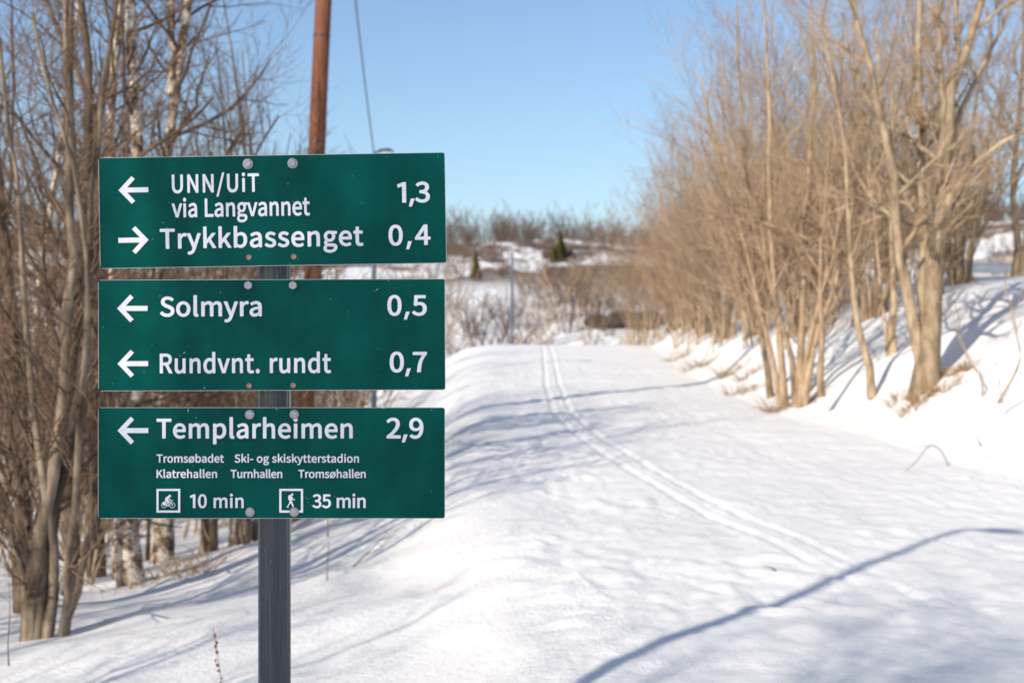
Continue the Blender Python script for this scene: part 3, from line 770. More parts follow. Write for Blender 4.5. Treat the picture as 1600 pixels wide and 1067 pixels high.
d = 16.0; stalk([on_ground(gx(1566, d), d, -.02), on_ground(gx(1562, d), d, .22), on_ground(gx(1556, d), d, .5)], .006, 'small branched weed on the bank right of the alder', side=5, seed=14)
d = 9.0; stalk([on_ground(gx(1212, d), d, .012), on_ground(gx(1206, d), d+.05, .02), on_ground(gx(1196, d), d+.1, .014)], .006, 'short dark twig lying on the trail before the long shadow', seed=15)

# ------------------------------------------------------------------ the signpost
D0 = 3.3; MPP = D0/FPX
sx = (429 - 800)*MPP
sign_root = empty('signpost', (sx, D0 + .046, gz(sx, D0 + .046)))
tag(sign_root, 'dark steel post with three green direction signs in white lettering', 'signpost')
rb = np.array(sign_root.location)
# fluted round post
mb = MB(); n = 96; prof = []
zt = EYE + (533.5 - 262)*MPP - rb[2]
for z in (-.35, zt):
    for i in range(n):
        a = 2*math.pi*i/n; fl = .0006 if math.cos(a*14) > .6 else 0
        r = .0380 - fl; mb.V.append((r*math.cos(a), r*math.sin(a), z))
mb.F = [(i, (i+1) % n, n + (i+1) % n, n + i) for i in range(n)] + [tuple(range(n, 2*n))]
link('post', mb.mesh('post'), M['post'], sign_root, (-.0077, 0, 0))
mb = MB(); mb.lathe([(.0392, 0), (.0392, .012), (.034, .018), (.01, .021)], n=40, c=(0, 0, zt)); link('post_cap', mb.mesh('post_cap', True), M['post'], sign_root, (-.0077, 0, 0))

GLYPHS = json.loads(r'''{",":[195,[[146,87,137,94,125,100,113,104,93,104,81,102,65,95,55,87,45,75,40,63,37,43,38,31,43,15,49,6,57,-3,73,-12,88,-17,87,-21,81,-38,69,-54,53,-68,29,-81,24,-85,21,-93,22,-101,39,-141,45,-147,49,-149,57,-149,81,-138,100,-125,113,-115,127,-101,141,-85,153,-66,161,-45,166,-29,170,-9,171,11,170,31,165,55,158,71]]],"-":[243,[[224,232,218,236,212,237,28,237,20,232,16,224,16,172,16,168,20,161,24,158,32,156,216,156,224,162,227,172,227,224]]],".":[195,[[142,87,131,95,119,101,107,104,95,104,79,102,70,99,59,92,51,84,43,73,38,63,35,51,35,39,36,27,41,11,47,0,55,-9,66,-17,75,-21,87,-25,99,-25,111,-24,123,-20,135,-13,143,-6,150,3,156,15,159,27,160,39,160,51,157,63,151,75]]],"/":[275,[[276,568,272,571,264,572,216,572,208,569,203,563,-8,-121,-8,-129,-3,-137,4,-141,8,-141,56,-141,66,-137,71,-129,280,551,280,559]]],"0":[389,[[303,494,279,514,255,527,231,534,195,538,163,535,131,525,107,511,87,494,65,467,48,435,35,399,26,355,20,307,19,259,20,207,27,156,35,119,47,83,66,47,87,20,111,0,135,-14,159,-21,195,-25,227,-22,255,-14,283,3,305,23,323,46,340,79,354,119,364,163,369,207,370,255,369,311,363,359,354,399,342,431,324,467],[231,442,241,431,250,415,259,395,267,367,272,335,275,299,276,259,275,219,272,179,267,151,259,123,251,101,239,83,231,74,223,68,207,61,195,60,183,61,171,66,158,75,148,87,141,99,131,123,123,151,118,183,115,215,114,255,115,299,118,335,123,367,131,393,140,415,149,431,159,441,167,447,183,454,195,455,207,454,216,451]]],"1":[389,[[253,524,247,528,242,529,186,529,160,516,138,507,118,501,78,492,74,489,70,484,68,476,69,436,71,428,74,424,78,421,86,420,158,419,160,416,160,72,158,70,154,70,62,69,55,68,50,64,46,56,46,0,46,-4,50,-11,58,-16,342,-16,350,-15,354,-13,359,-4,359,56,358,60,354,66,346,69,262,70,258,70,256,72,256,512,255,520]]],"2":[389,[[300,493,276,512,260,521,236,531,208,537,180,538,156,537,140,535,120,530,104,524,86,516,68,505,44,486,14,456,12,452,12,444,16,436,53,400,59,396,64,395,72,396,76,398,105,428,122,440,140,448,152,452,172,454,188,453,200,451,212,446,221,440,230,432,236,424,242,412,246,400,249,372,247,344,240,316,230,292,216,264,196,233,170,200,140,165,104,128,35,64,18,48,15,40,15,-4,20,-12,28,-16,356,-16,364,-13,368,-8,370,0,370,56,368,64,360,70,352,72,212,72,176,70,173,72,236,140,264,174,285,204,308,240,323,272,335,304,343,340,345,372,343,404,338,428,329,452,316,474]]],"3":[389,[[315,487,300,501,284,513,256,526,236,532,208,537,184,538,164,538,128,531,94,519,79,511,54,495,30,475,24,467,23,459,26,451,61,411,66,407,72,405,80,406,84,408,111,431,131,443,152,450,172,454,196,453,216,447,232,437,237,431,244,421,247,411,250,399,249,375,247,363,241,351,236,343,228,334,212,324,196,317,180,313,156,309,120,307,112,301,108,291,109,239,112,232,116,228,124,226,156,224,184,221,208,216,224,210,240,200,250,191,259,179,264,167,266,155,267,143,267,127,263,111,252,91,244,82,232,73,212,65,196,61,180,61,152,63,136,67,124,72,104,82,84,97,64,116,60,118,52,119,44,117,40,113,8,73,4,67,4,59,8,51,32,28,61,7,94,-9,116,-17,136,-21,160,-24,184,-25,212,-24,240,-19,264,-11,291,3,308,15,332,38,346,59,355,79,363,107,365,139,364,159,360,179,351,203,342,219,330,235,316,248,302,259,282,271,308,292,320,307,328,319,338,339,344,355,347,375,348,395,347,419,341,443,330,467]]],"4":[389,[[310,525,306,528,298,530,230,530,222,528,215,524,-2,188,-2,140,2,130,10,125,210,124,221,124,222,120,222,0,224,-8,230,-14,238,-16,298,-16,306,-15,310,-12,314,-5,314,0,314,120,316,124,370,125,378,128,383,136,384,192,382,200,380,204,374,208,370,209,318,210,315,212,314,512,313,520],[222,377,221,212,218,210,118,210,114,211,218,371,220,372]]],"5":[389,[[339,524,335,527,327,529,79,530,71,528,64,523,62,519,60,511,44,275,45,267,53,259,87,238,95,236,103,237,135,256,147,261,163,264,179,265,195,264,211,261,223,256,235,249,246,239,255,227,261,215,265,203,268,183,269,167,268,147,264,127,259,112,251,98,241,87,231,78,219,70,207,65,191,62,175,61,147,63,131,68,111,76,99,83,82,95,60,115,51,117,43,115,39,112,4,67,3,59,3,55,7,48,31,27,47,15,75,-1,95,-10,115,-17,135,-21,159,-24,183,-25,211,-24,235,-18,267,-6,291,8,309,23,331,47,347,72,359,101,366,131,368,167,366,203,360,231,350,259,336,283,318,303,299,319,275,332,251,341,223,346,199,347,171,346,143,339,139,343,148,439,151,442,331,443,339,449,342,459,342,515]]],"7":[389,[[369,524,362,528,354,530,34,529,26,527,21,524,19,520,18,512,18,456,22,448,30,443,246,442,250,442,251,440,216,384,194,340,177,300,161,256,146,196,139,160,132,112,126,56,123,-4,128,-12,138,-16,206,-16,214,-14,219,-8,222,0,229,108,235,160,244,208,255,252,268,292,286,333,308,376,336,420,371,468,372,476,372,512,371,520]]],"9":[389,[[294,495,267,515,239,528,211,536,175,538,151,536,127,530,99,517,83,506,63,488,46,467,35,447,23,416,17,387,15,355,16,323,21,295,31,267,43,244,59,223,75,209,98,195,119,186,147,180,175,179,203,182,227,190,246,199,271,215,266,179,258,147,247,119,235,99,223,85,207,73,195,67,181,63,163,61,143,63,123,69,106,79,83,98,79,99,71,99,63,93,26,51,25,47,25,39,30,31,51,12,71,-1,87,-10,115,-19,147,-25,167,-25,195,-23,227,-15,255,-1,281,19,307,46,327,79,345,123,357,167,365,219,367,279,365,327,359,371,347,411,331,447,315,472],[232,435,242,423,251,409,260,387,266,363,271,339,272,315,255,295,239,280,219,267,207,263,191,259,171,259,155,263,141,271,128,283,120,295,115,308,109,335,108,355,109,375,112,395,122,419,129,431,139,441,155,451,167,455,183,456,195,455,207,452,223,443]]],"K":[452,[[438,524,432,528,427,529,351,529,343,527,155,303,152,308,152,512,150,520,143,528,135,530,71,529,63,527,58,524,56,520,54,512,55,-4,60,-12,67,-16,71,-16,135,-16,143,-15,147,-12,151,-5,151,0,152,88,152,156,219,237,223,236,366,-12,375,-16,451,-16,459,-14,464,-8,466,0,465,8,285,316,286,320,439,504,441,508,441,516]]],"L":[380,[[147,525,143,528,135,530,71,529,64,528,59,524,55,516,55,-4,60,-12,67,-16,71,-16,279,-16,359,-16,367,-15,371,-13,374,-8,376,0,376,60,371,68,363,71,155,72,152,76,152,512,150,520]]],"N":[506,[[449,524,443,528,439,529,371,529,363,525,358,516,358,244,360,164,359,160,337,200,150,524,143,528,135,530,71,529,63,527,58,524,56,520,54,512,55,0,57,-8,63,-14,71,-16,135,-16,143,-12,148,-4,148,272,146,352,147,356,168,316,358,-12,367,-16,435,-16,443,-15,450,-8,452,0,452,512,451,520]]],"R":[445,[[387,480,367,496,347,508,319,518,291,525,263,528,231,530,71,529,63,527,58,524,56,520,54,512,55,-4,60,-12,67,-16,71,-16,139,-16,146,-12,149,-8,151,0,152,196,152,200,155,202,159,202,219,201,338,-8,343,-14,351,-16,427,-16,435,-13,439,-9,441,0,440,8,322,212,321,216,340,224,359,234,376,248,388,260,405,284,413,300,420,320,425,344,426,368,424,404,417,432,407,453],[313,420,319,412,326,396,329,372,328,356,325,340,320,328,312,316,303,307,291,300,279,295,263,290,243,287,155,286,152,288,152,296,152,440,153,444,223,444,263,442,279,438,295,432,303,428]]],"S":[417,[[382,471,359,491,342,503,310,520,290,527,260,535,222,538,190,537,162,531,138,523,114,512,95,499,74,479,60,459,50,437,43,415,41,387,42,363,47,343,55,323,65,307,78,291,94,276,125,255,142,246,254,196,282,179,294,167,301,155,304,143,304,131,303,119,300,107,293,95,286,87,274,78,262,72,246,68,214,65,182,68,158,75,146,79,118,95,97,111,82,124,78,127,70,127,60,123,19,75,18,71,18,63,23,55,38,40,66,19,86,6,106,-4,146,-17,170,-22,194,-25,214,-25,246,-24,278,-17,302,-9,332,7,350,20,368,39,385,63,394,83,401,111,403,135,402,159,398,183,390,203,381,219,369,235,358,247,342,260,325,271,290,289,192,331,164,347,154,356,146,367,141,379,140,391,143,411,150,422,158,431,169,439,178,443,190,446,206,449,234,449,266,442,278,438,298,427,330,403,334,402,342,402,350,409,384,451,386,455,386,463]]],"T":[419,[[410,525,406,528,398,530,22,529,14,527,9,524,6,516,6,460,7,452,14,445,22,443,158,442,160,440,160,136,161,0,163,-8,170,-15,178,-16,246,-16,253,-12,256,-8,258,0,259,440,262,442,398,442,406,444,413,452,414,460,414,516]]],"U":[505,[[449,525,445,528,437,530,373,529,365,526,360,519,358,511,358,211,357,179,353,151,346,127,337,107,328,95,317,84,305,76,285,68,257,65,237,66,221,69,205,75,192,83,180,95,171,107,162,127,155,151,151,175,150,211,150,511,148,519,146,523,141,528,133,530,69,529,61,527,57,524,53,515,52,435,53,211,55,163,63,119,73,87,89,55,109,29,133,8,161,-8,189,-18,221,-24,253,-25,285,-24,317,-18,345,-8,369,6,397,29,417,55,431,83,444,123,451,163,453,211,454,511,452,519]]],"a":[394,[[305,374,285,388,261,399,233,405,209,406,189,406,149,399,117,389,85,375,49,354,42,347,41,343,41,335,68,287,77,280,85,280,89,281,121,300,153,313,185,320,209,319,221,317,229,313,237,307,245,299,254,279,257,259,257,256,253,255,185,243,149,234,117,222,89,208,69,194,50,175,44,167,35,151,27,127,25,99,26,75,33,51,38,39,48,23,61,8,77,-5,93,-14,113,-21,133,-24,153,-25,169,-25,197,-19,213,-14,241,-1,265,15,268,11,270,-5,272,-9,281,-16,337,-16,345,-15,349,-13,353,-7,354,-1,354,235,353,263,349,291,343,315,334,335,321,357],[257,179,258,175,258,103,257,98,223,75,205,66,189,61,169,60,153,61,137,67,129,74,125,80,121,91,120,103,120,111,125,125,129,132,137,140,152,151,165,157,185,164,213,171]]],"b":[433,[[354,367,332,384,304,397,276,404,248,406,232,406,204,400,176,389,148,373,145,375,146,555,144,563,140,570,132,573,64,573,55,571,49,563,48,555,48,127,48,-1,52,-11,60,-16,120,-16,126,-13,130,-9,132,-5,134,7,136,9,168,-10,196,-20,216,-24,232,-25,260,-23,292,-14,316,-3,336,11,360,35,378,59,392,87,405,123,411,159,413,195,411,235,406,267,399,295,384,327,372,347],[286,299,295,287,300,278,307,259,311,239,314,219,314,195,313,167,309,147,305,131,296,111,286,95,275,83,260,72,252,68,240,64,220,62,208,63,188,68,168,77,148,90,146,95,146,275,148,279,157,287,180,303,200,313,216,318,232,319,248,318,260,315,276,307]]],"d":[434,[[381,570,377,572,369,574,305,573,296,571,290,563,288,555,289,411,290,383,289,381,265,394,253,398,233,404,201,406,173,404,145,396,121,385,100,371,74,347,56,323,41,295,29,259,23,227,21,191,22,155,28,119,37,87,52,55,66,35,73,27,89,11,112,-5,137,-16,165,-23,193,-25,209,-25,237,-19,265,-8,297,12,300,7,301,-5,303,-9,307,-13,313,-16,373,-16,380,-13,384,-9,386,-5,386,3,386,555,385,563],[286,291,288,287,288,103,269,85,249,72,229,64,209,62,189,64,177,67,165,73,153,83,146,91,136,107,129,123,123,147,121,167,120,187,121,211,125,235,131,255,139,271,149,287,161,299,171,307,181,312,197,317,213,319,233,318,253,312,269,303]]],"e":[388,[[316,368,288,388,264,398,236,404,208,406,180,404,152,397,124,385,100,369,76,347,57,323,41,295,29,263,23,231,20,191,22,151,30,115,40,87,59,55,78,31,100,12,128,-5,152,-15,188,-23,220,-25,248,-24,268,-20,296,-13,320,-3,340,8,352,15,358,23,359,27,358,35,336,79,332,85,324,88,316,88,280,69,264,63,248,60,224,59,208,60,192,63,172,72,160,80,148,91,138,103,129,119,123,135,118,155,120,158,124,158,356,158,364,160,368,163,372,171,375,211,374,243,369,275,360,303,348,329,333,351],[260,304,272,289,278,275,283,259,285,243,285,239,284,238,128,238,120,238,118,239,124,257,132,274,139,287,148,296,160,307,172,314,184,319,196,321,208,322,224,321,236,318,244,315]]],"g":[395,[[388,393,380,396,252,396,224,404,200,406,168,405,144,400,120,391,104,382,80,365,65,349,52,329,42,305,36,281,34,257,34,241,37,225,44,201,51,185,64,165,74,153,73,149,62,137,52,121,46,109,42,93,41,69,45,49,52,33,65,17,63,13,51,1,36,-19,27,-35,22,-51,20,-75,22,-95,28,-115,40,-135,55,-151,72,-163,92,-174,112,-181,140,-187,168,-191,196,-191,228,-190,240,-188,264,-184,292,-175,319,-163,344,-148,367,-127,380,-111,391,-91,399,-67,401,-39,400,-23,395,-3,387,13,376,27,360,40,343,49,324,56,304,60,280,63,176,64,152,66,140,69,130,77,128,85,129,97,132,105,140,114,164,107,188,104,216,105,244,111,264,119,284,130,303,145,316,159,332,185,340,205,346,229,347,253,346,273,342,293,334,313,336,314,340,314,380,315,388,318,392,322,394,329,394,381,392,389],[300,-35,304,-43,305,-55,304,-63,298,-75,292,-83,280,-94,268,-101,252,-107,240,-110,220,-114,200,-114,180,-113,156,-109,140,-104,128,-97,120,-91,114,-83,110,-75,109,-63,109,-55,113,-43,118,-35,128,-23,136,-18,172,-22,268,-24,288,-28],[237,309,246,297,253,281,255,269,256,253,256,241,252,225,244,209,238,201,229,193,220,187,204,182,192,181,180,182,170,185,156,192,148,199,140,209,132,225,128,241,128,253,129,269,131,281,141,301,148,309,160,318,172,323,184,326,200,326,212,324,224,318]]],"h":[425,[[340,377,320,391,300,400,276,405,252,406,232,405,204,399,176,386,146,368,144,372,146,408,146,556,144,564,142,568,136,572,128,574,64,573,56,571,49,564,48,556,48,-4,53,-12,60,-16,64,-16,128,-16,136,-15,140,-12,145,-4,146,28,146,268,152,275,172,293,196,309,208,314,220,317,244,317,260,312,272,303,279,292,286,268,288,232,289,0,291,-8,294,-12,300,-16,308,-16,372,-16,379,-12,382,-8,384,0,384,240,383,272,379,300,374,320,366,340,355,360]]],"i":[193,[[141,392,131,396,63,396,59,396,52,392,48,384,48,0,50,-8,53,-12,63,-16,131,-16,140,-12,145,-4,146,380,144,388],[139,543,123,554,111,558,99,559,87,559,75,556,63,550,55,543,49,536,43,524,39,512,39,500,40,488,43,476,47,468,55,459,63,452,75,446,87,443,99,443,111,444,123,448,139,458,146,468,150,476,154,488,155,500,155,512,151,524,145,536]]],"k":[387,[[375,392,368,396,360,396,292,396,284,395,280,392,148,228,145,228,144,223,143,560,140,568,134,572,128,573,64,573,56,571,51,568,49,564,48,556,48,24,48,-4,53,-12,60,-16,128,-16,138,-12,141,-8,143,0,144,92,145,96,196,154,200,150,296,-8,300,-13,308,-16,380,-16,388,-15,392,-12,396,-4,396,4,395,8,258,224,258,228,377,372,379,376,379,384]]],"l":[199,[[140,570,136,572,128,574,64,573,56,571,52,568,48,559,48,59,53,31,60,15,67,3,76,-6,88,-15,96,-19,116,-24,132,-25,152,-24,176,-19,183,-13,185,-5,177,47,174,55,170,59,164,62,148,61,146,67,146,555,144,563]]],"m":[648,[[560,377,540,391,520,400,496,405,476,406,456,405,428,398,404,386,384,372,356,348,352,349,342,364,332,375,312,390,292,399,264,405,244,406,228,406,200,399,172,386,156,376,140,362,136,361,133,384,129,392,124,395,116,396,64,396,59,396,52,392,49,388,48,380,48,-4,53,-12,60,-16,64,-16,128,-16,136,-15,143,-8,145,0,146,268,147,272,159,284,180,301,196,310,216,317,236,317,252,311,260,305,264,300,272,284,276,268,278,232,279,0,280,-6,284,-12,288,-15,296,-16,360,-16,368,-14,373,-8,375,0,376,268,378,272,392,286,416,304,436,314,448,317,456,317,476,314,488,308,495,300,499,292,506,268,508,232,509,-4,514,-12,524,-16,588,-16,596,-15,603,-8,605,0,606,240,604,272,600,300,595,320,587,340,575,360]]],"n":[427,[[340,377,320,391,300,400,276,405,252,406,236,406,216,402,188,392,160,376,140,361,136,361,133,384,129,392,124,395,116,396,64,396,59,396,52,392,49,388,48,380,48,0,50,-8,56,-14,64,-16,128,-16,136,-15,140,-12,144,-7,145,0,146,200,146,268,148,272,164,286,180,299,192,307,204,312,216,316,232,317,244,317,256,314,268,307,276,298,282,284,286,268,288,252,289,-4,294,-12,304,-16,368,-16,372,-16,379,-12,382,-8,384,0,384,240,383,272,379,300,374,320,366,340,355,360]]],"o":[424,[[345,351,322,371,300,385,276,395,244,404,212,406,180,404,152,397,128,386,100,369,75,347,56,323,43,299,30,267,22,231,20,191,22,151,30,115,42,83,56,59,80,30,100,12,124,-3,152,-16,184,-23,212,-25,244,-23,272,-16,296,-6,324,11,349,35,365,55,382,83,394,115,402,151,404,191,402,231,394,267,383,295,368,323],[268,298,281,283,289,271,296,255,302,235,305,215,306,191,305,167,301,143,296,127,289,111,279,95,268,82,256,73,244,67,228,62,212,61,196,62,184,65,168,73,156,83,144,97,136,110,130,123,124,143,120,167,119,191,120,215,124,239,129,255,136,271,146,287,157,299,168,307,180,313,196,318,212,319,232,317,244,313,256,307]]],"p":[434,[[353,368,332,384,304,397,276,404,248,406,232,406,216,403,192,396,172,387,140,368,136,367,132,388,128,393,120,396,64,396,56,394,49,388,48,380,48,-160,50,-168,53,-172,60,-176,64,-176,132,-176,140,-173,143,-168,145,-160,145,-4,147,0,164,-9,184,-17,200,-22,220,-25,232,-25,260,-23,284,-17,313,-4,340,14,360,34,380,62,393,88,404,120,411,156,413,196,412,232,406,268,398,296,388,320,371,348],[285,300,294,288,302,272,307,260,311,240,314,220,314,196,313,168,308,144,304,128,297,112,287,96,276,83,260,72,252,68,240,64,220,62,208,63,192,66,170,76,148,90,146,92,146,96,146,276,160,289,180,303,200,313,216,318,232,319,252,317,264,313,272,309]]],"r":[272,[[284,395,268,402,248,406,220,406,204,402,188,397,165,384,152,373,140,361,137,360,136,356,133,384,129,392,124,395,116,396,64,396,56,394,49,388,48,380,48,20,48,-4,53,-12,60,-16,132,-16,140,-13,143,-8,145,0,146,240,147,244,159,268,168,281,184,299,196,308,208,313,220,316,240,315,260,310,268,311,274,316,277,324,289,380,288,388]]],"s":[328,[[304,359,281,375,246,393,230,398,206,404,174,406,150,405,126,401,102,393,82,382,66,371,54,358,42,340,33,323,28,303,27,283,28,263,34,243,44,223,54,211,66,200,86,185,118,169,183,143,205,131,214,123,220,115,224,107,224,95,222,87,218,79,214,73,206,67,198,63,186,59,158,58,134,61,114,68,90,80,62,100,58,102,50,102,43,99,39,95,7,51,6,47,6,39,10,32,14,29,34,14,50,5,82,-10,98,-16,126,-22,162,-25,194,-24,218,-19,238,-12,262,0,278,12,292,27,303,43,312,63,317,83,318,103,316,131,311,147,301,167,290,180,278,191,258,205,226,221,158,248,138,259,125,271,121,279,121,287,122,295,125,303,130,308,137,315,154,321,174,323,194,322,210,317,230,308,254,292,258,291,266,291,274,296,306,339,308,343,308,351]]],"t":[264,[[151,499,147,502,139,504,87,504,79,502,74,499,71,495,69,487,64,399,63,397,59,396,15,393,7,388,3,379,3,327,7,317,15,312,59,311,60,95,64,71,69,51,75,35,84,19,103,-1,119,-12,135,-18,159,-24,183,-25,199,-25,219,-22,263,-9,269,-1,270,7,257,59,251,67,247,69,239,69,207,60,187,60,179,62,171,67,164,75,160,83,157,95,156,115,156,307,157,311,159,312,243,312,253,315,257,319,259,327,259,383,255,392,247,396,159,396,156,399,156,487,154,495]]],"u":[425,[[374,391,368,395,363,396,299,396,290,395,283,387,282,379,282,119,275,109,255,88,239,76,223,67,211,64,195,63,183,63,171,66,163,71,154,79,149,87,145,99,140,127,140,147,140,379,138,387,136,391,131,395,123,396,59,396,51,394,46,391,44,387,42,379,42,275,43,139,44,111,47,83,53,59,62,39,74,19,89,3,107,-10,131,-19,151,-24,175,-25,191,-25,211,-22,239,-12,267,5,287,21,290,19,292,-5,298,-13,303,-16,359,-16,367,-15,375,-9,377,-1,378,379,376,387]]],"v":[365,[[368,392,361,396,357,396,293,396,285,394,278,388,206,172,185,103,181,112,92,384,89,391,85,394,77,396,9,396,1,394,-3,391,-7,384,-7,376,18,308,132,-8,137,-14,145,-16,225,-16,233,-12,237,-4,371,372,372,380,372,384]]],"y":[365,[[368,392,361,396,357,396,293,396,285,394,278,388,210,176,193,117,189,116,168,176,92,384,89,391,85,394,77,396,9,396,1,394,-3,391,-7,384,-7,376,110,84,144,0,133,-36,123,-56,115,-68,104,-80,93,-88,81,-93,69,-94,57,-93,41,-89,33,-90,28,-92,23,-100,10,-152,10,-160,13,-166,17,-170,41,-178,69,-180,97,-178,117,-173,141,-162,160,-148,173,-136,185,-122,199,-100,210,-80,229,-36,372,376,372,384]]],"\u00f8":[424,[[400,388,368,413,360,414,355,414,348,410,320,375,316,376,288,391,252,402,216,406,184,404,152,397,126,386,100,369,78,350,58,326,42,298,30,266,22,230,20,190,21,158,25,138,32,110,38,94,56,58,56,54,21,10,20,2,23,-6,56,-32,64,-34,72,-33,76,-30,104,3,108,6,137,-10,172,-21,188,-24,212,-25,240,-23,272,-16,300,-4,324,11,348,33,367,58,383,86,395,118,402,150,404,190,403,222,400,242,393,270,387,286,369,322,370,326,404,368,405,378,404,382],[301,242,304,238,305,234,309,206,309,186,308,162,304,142,299,126,292,110,281,94,270,82,256,71,244,65,231,62,204,60,191,62,176,67,164,74,164,78,300,242],[263,306,124,137,119,154,116,174,116,194,117,218,121,238,127,258,135,274,144,287,153,298,168,309,180,315,196,320,212,321,228,320,240,317,252,312]]]}''')
GLYPHS['1'] = [300, [[128, -16, 228, -16, 228, 530, 158, 530, 8, 468, 30, 380, 128, 420]]]      # footless one, slanted comma
GLYPHS[','] = [185, [[10, -122, 86, -122, 158, 92, 62, 92]]]
CAP = 513.0; BOLD = 16.5                 # glyph outlines in units of which a capital has 513
_gc = {}
def glyph(ch):
    """filled and slightly thick outline of one character, in glyph units"""
    if ch in _gc: return _gc[ch]
    cu = bpy.data.curves.new('glyph', 'CURVE'); cu.dimensions = '2D'; cu.fill_mode = 'BOTH'; cu.extrude = .01
    for s in GLYPHS[ch][1]:
        n = len(s)//2; sp = cu.splines.new('POLY'); sp.points.add(n - 1); sp.use_cyclic_u = True
        sp.points.foreach_set('co', [v for j in range(n) for v in (s[2*j]/1000, s[2*j+1]/1000, 0, 1)])
    tmp = bpy.data.objects.new('glyph', cu); COL.objects.link(tmp); bpy.context.view_layer.update()
    me = bpy.data.meshes.new_from_object(tmp.evaluated_get(bpy.context.evaluated_depsgraph_get()))
    bpy.data.objects.remove(tmp); bpy.data.curves.remove(cu)
    v = np.empty(len(me.vertices)*3, np.float32); me.vertices.foreach_get('co', v); v = v.reshape(-1, 3)*np.array([1000, 1000, 100])
    f = [tuple(p.vertices) for p in me.polygons]; bpy.data.meshes.remove(me)
    _gc[ch] = (v, f); return _gc[ch]
def lettering(panel, text, x0, base, x1, cap, name='lettering', mt='white_film', xs=1.0, rot=0, pc=None):
    """text whose left edge, baseline, right edge and cap height are given in photograph pixels"""
    k = cap/(CAP + 2*BOLD); adv = 0; pos = []
    for ch in text:
        pos.append(adv); adv += 175 if ch == ' ' else GLYPHS[ch][0]
    inked = [i for i, ch in enumerate(text) if ch != ' ']
    def bb(i): q = [v for s in GLYPHS[text[i]][1] for v in s[0::2]]; return min(q), max(q)
    l = pos[inked[0]] + bb(inked[0])[0]; r = pos[inked[-1]] + bb(inked[-1])[1]
    tr = ((x1 - x0)/(k*xs) - (r - l))/(len(text) - 1)
    Vs = []; F = []; nb = 0
    for i, ch in enumerate(text):
        if ch == ' ': continue
        v, f = glyph(ch); ox = pos[i] - l + tr*i
        Vs.append(np.stack([(v[:, 0] + ox)*k*MPP*xs, -np.sign(v[:, 2])*.0004 - .0002*(1 + (i % 2)*.2), v[:, 1]*k*MPP], 1))
        F += [tuple(q + nb for q in p) for p in f]; nb += len(v)
    me = bpy.data.meshes.new(name); me.from_pydata(np.concatenate(Vs).tolist(), [], F); me.update()
    X0, Z0 = loc_px(pc, rot, x0, base - BOLD*k)
    o = link(name, me, M[mt], panel, (X0, -.0015, Z0)); o['kind'] = 'stuff'

def loc_px(pc, rot, px, py):
    """photograph pixel -> coordinates on the panel (rotated by rot degrees about its centre pc)"""
    x = (px - pc[0]); z = -(py - pc[1]); a = math.radians(-rot)
    return (x*math.cos(a) - z*math.sin(a))*MPP, (x*math.sin(a) + z*math.cos(a))*MPP

def arrow(panel, x0, x1, cy, rot, pc, right=False):
    w = (x1 - x0); t = 3.9; h = 21.6; c = 5.4
    # head of constant stroke: outer chevron and shaft
    q = [(0, 0), (17.3+3.2, h), (17.3+3.2+c, h - c*.85), (13.6, t), (w, t), (w, -t), (13.6, -t), (17.3+3.2+c, -h + c*.85), (17.3+3.2, -h)]
    if right: q = [(w - x, z) for x, z in q][::-1]
    X0, Z0 = loc_px(pc, rot, x0, cy); mb = MB()
    mb.poly([(x*MPP, z*MPP) for x, z in q][::-1], -.0004, .0004)
    link('arrow', mb.mesh('arrow'), M['white_film'], panel, (X0, -.0016, Z0))

def bolt(panel, px, py, kind, rot, pc):
    X, Z = loc_px(pc, rot, px, py)
    mb = MB(); u = MPP
    if kind == 'washer':     # hexagon head on a round flange
        mb.lathe([(8.2*u, 0), (8.2*u, -.0018), (6.9*u, -.003), (5.7*u, -.0032)], 'y', 28)
        mb.lathe([(5.6*u, -.003), (5.6*u, -.0075), (4.7*u, -.0083), (4.4*u, -.0080), (.5*u, -.0078)], 'y', 6, phase=.3)
    elif kind == 'hex':
        mb.lathe([(6.9*u, 0), (6.9*u, -.0060), (6.2*u, -.0072), (3.4*u, -.0072), (3.1*u, -.0066), (.4*u, -.0066)], 'y', 6, phase=.5)
    elif kind == 'disc':
        mb.lathe([(7.4*u, 0), (7.4*u, -.0022), (7.0*u, -.0030), (6.3*u, -.0030), (6.1*u, -.0022), (.3*u, -.0022)], 'y', 30)
        mb.lathe([(5.4*u, -.0022), (5.4*u, -.0042), (4.9*u, -.0048), (.3*u, -.0050)], 'y', 6, phase=.2)
    else:
        mb.lathe([(4.5*u, 0), (4.5*u, -.0012), (3.7*u, -.0022), (3.3*u, -.0014), (.3*u, -.0012)], 'y', 20)
    link('rivet' if kind == 'rivet' else 'bolt', mb.mesh('bolt'), M['rust' if kind == 'rivet' else 'bolt'], panel, (X, -.0012, Z))

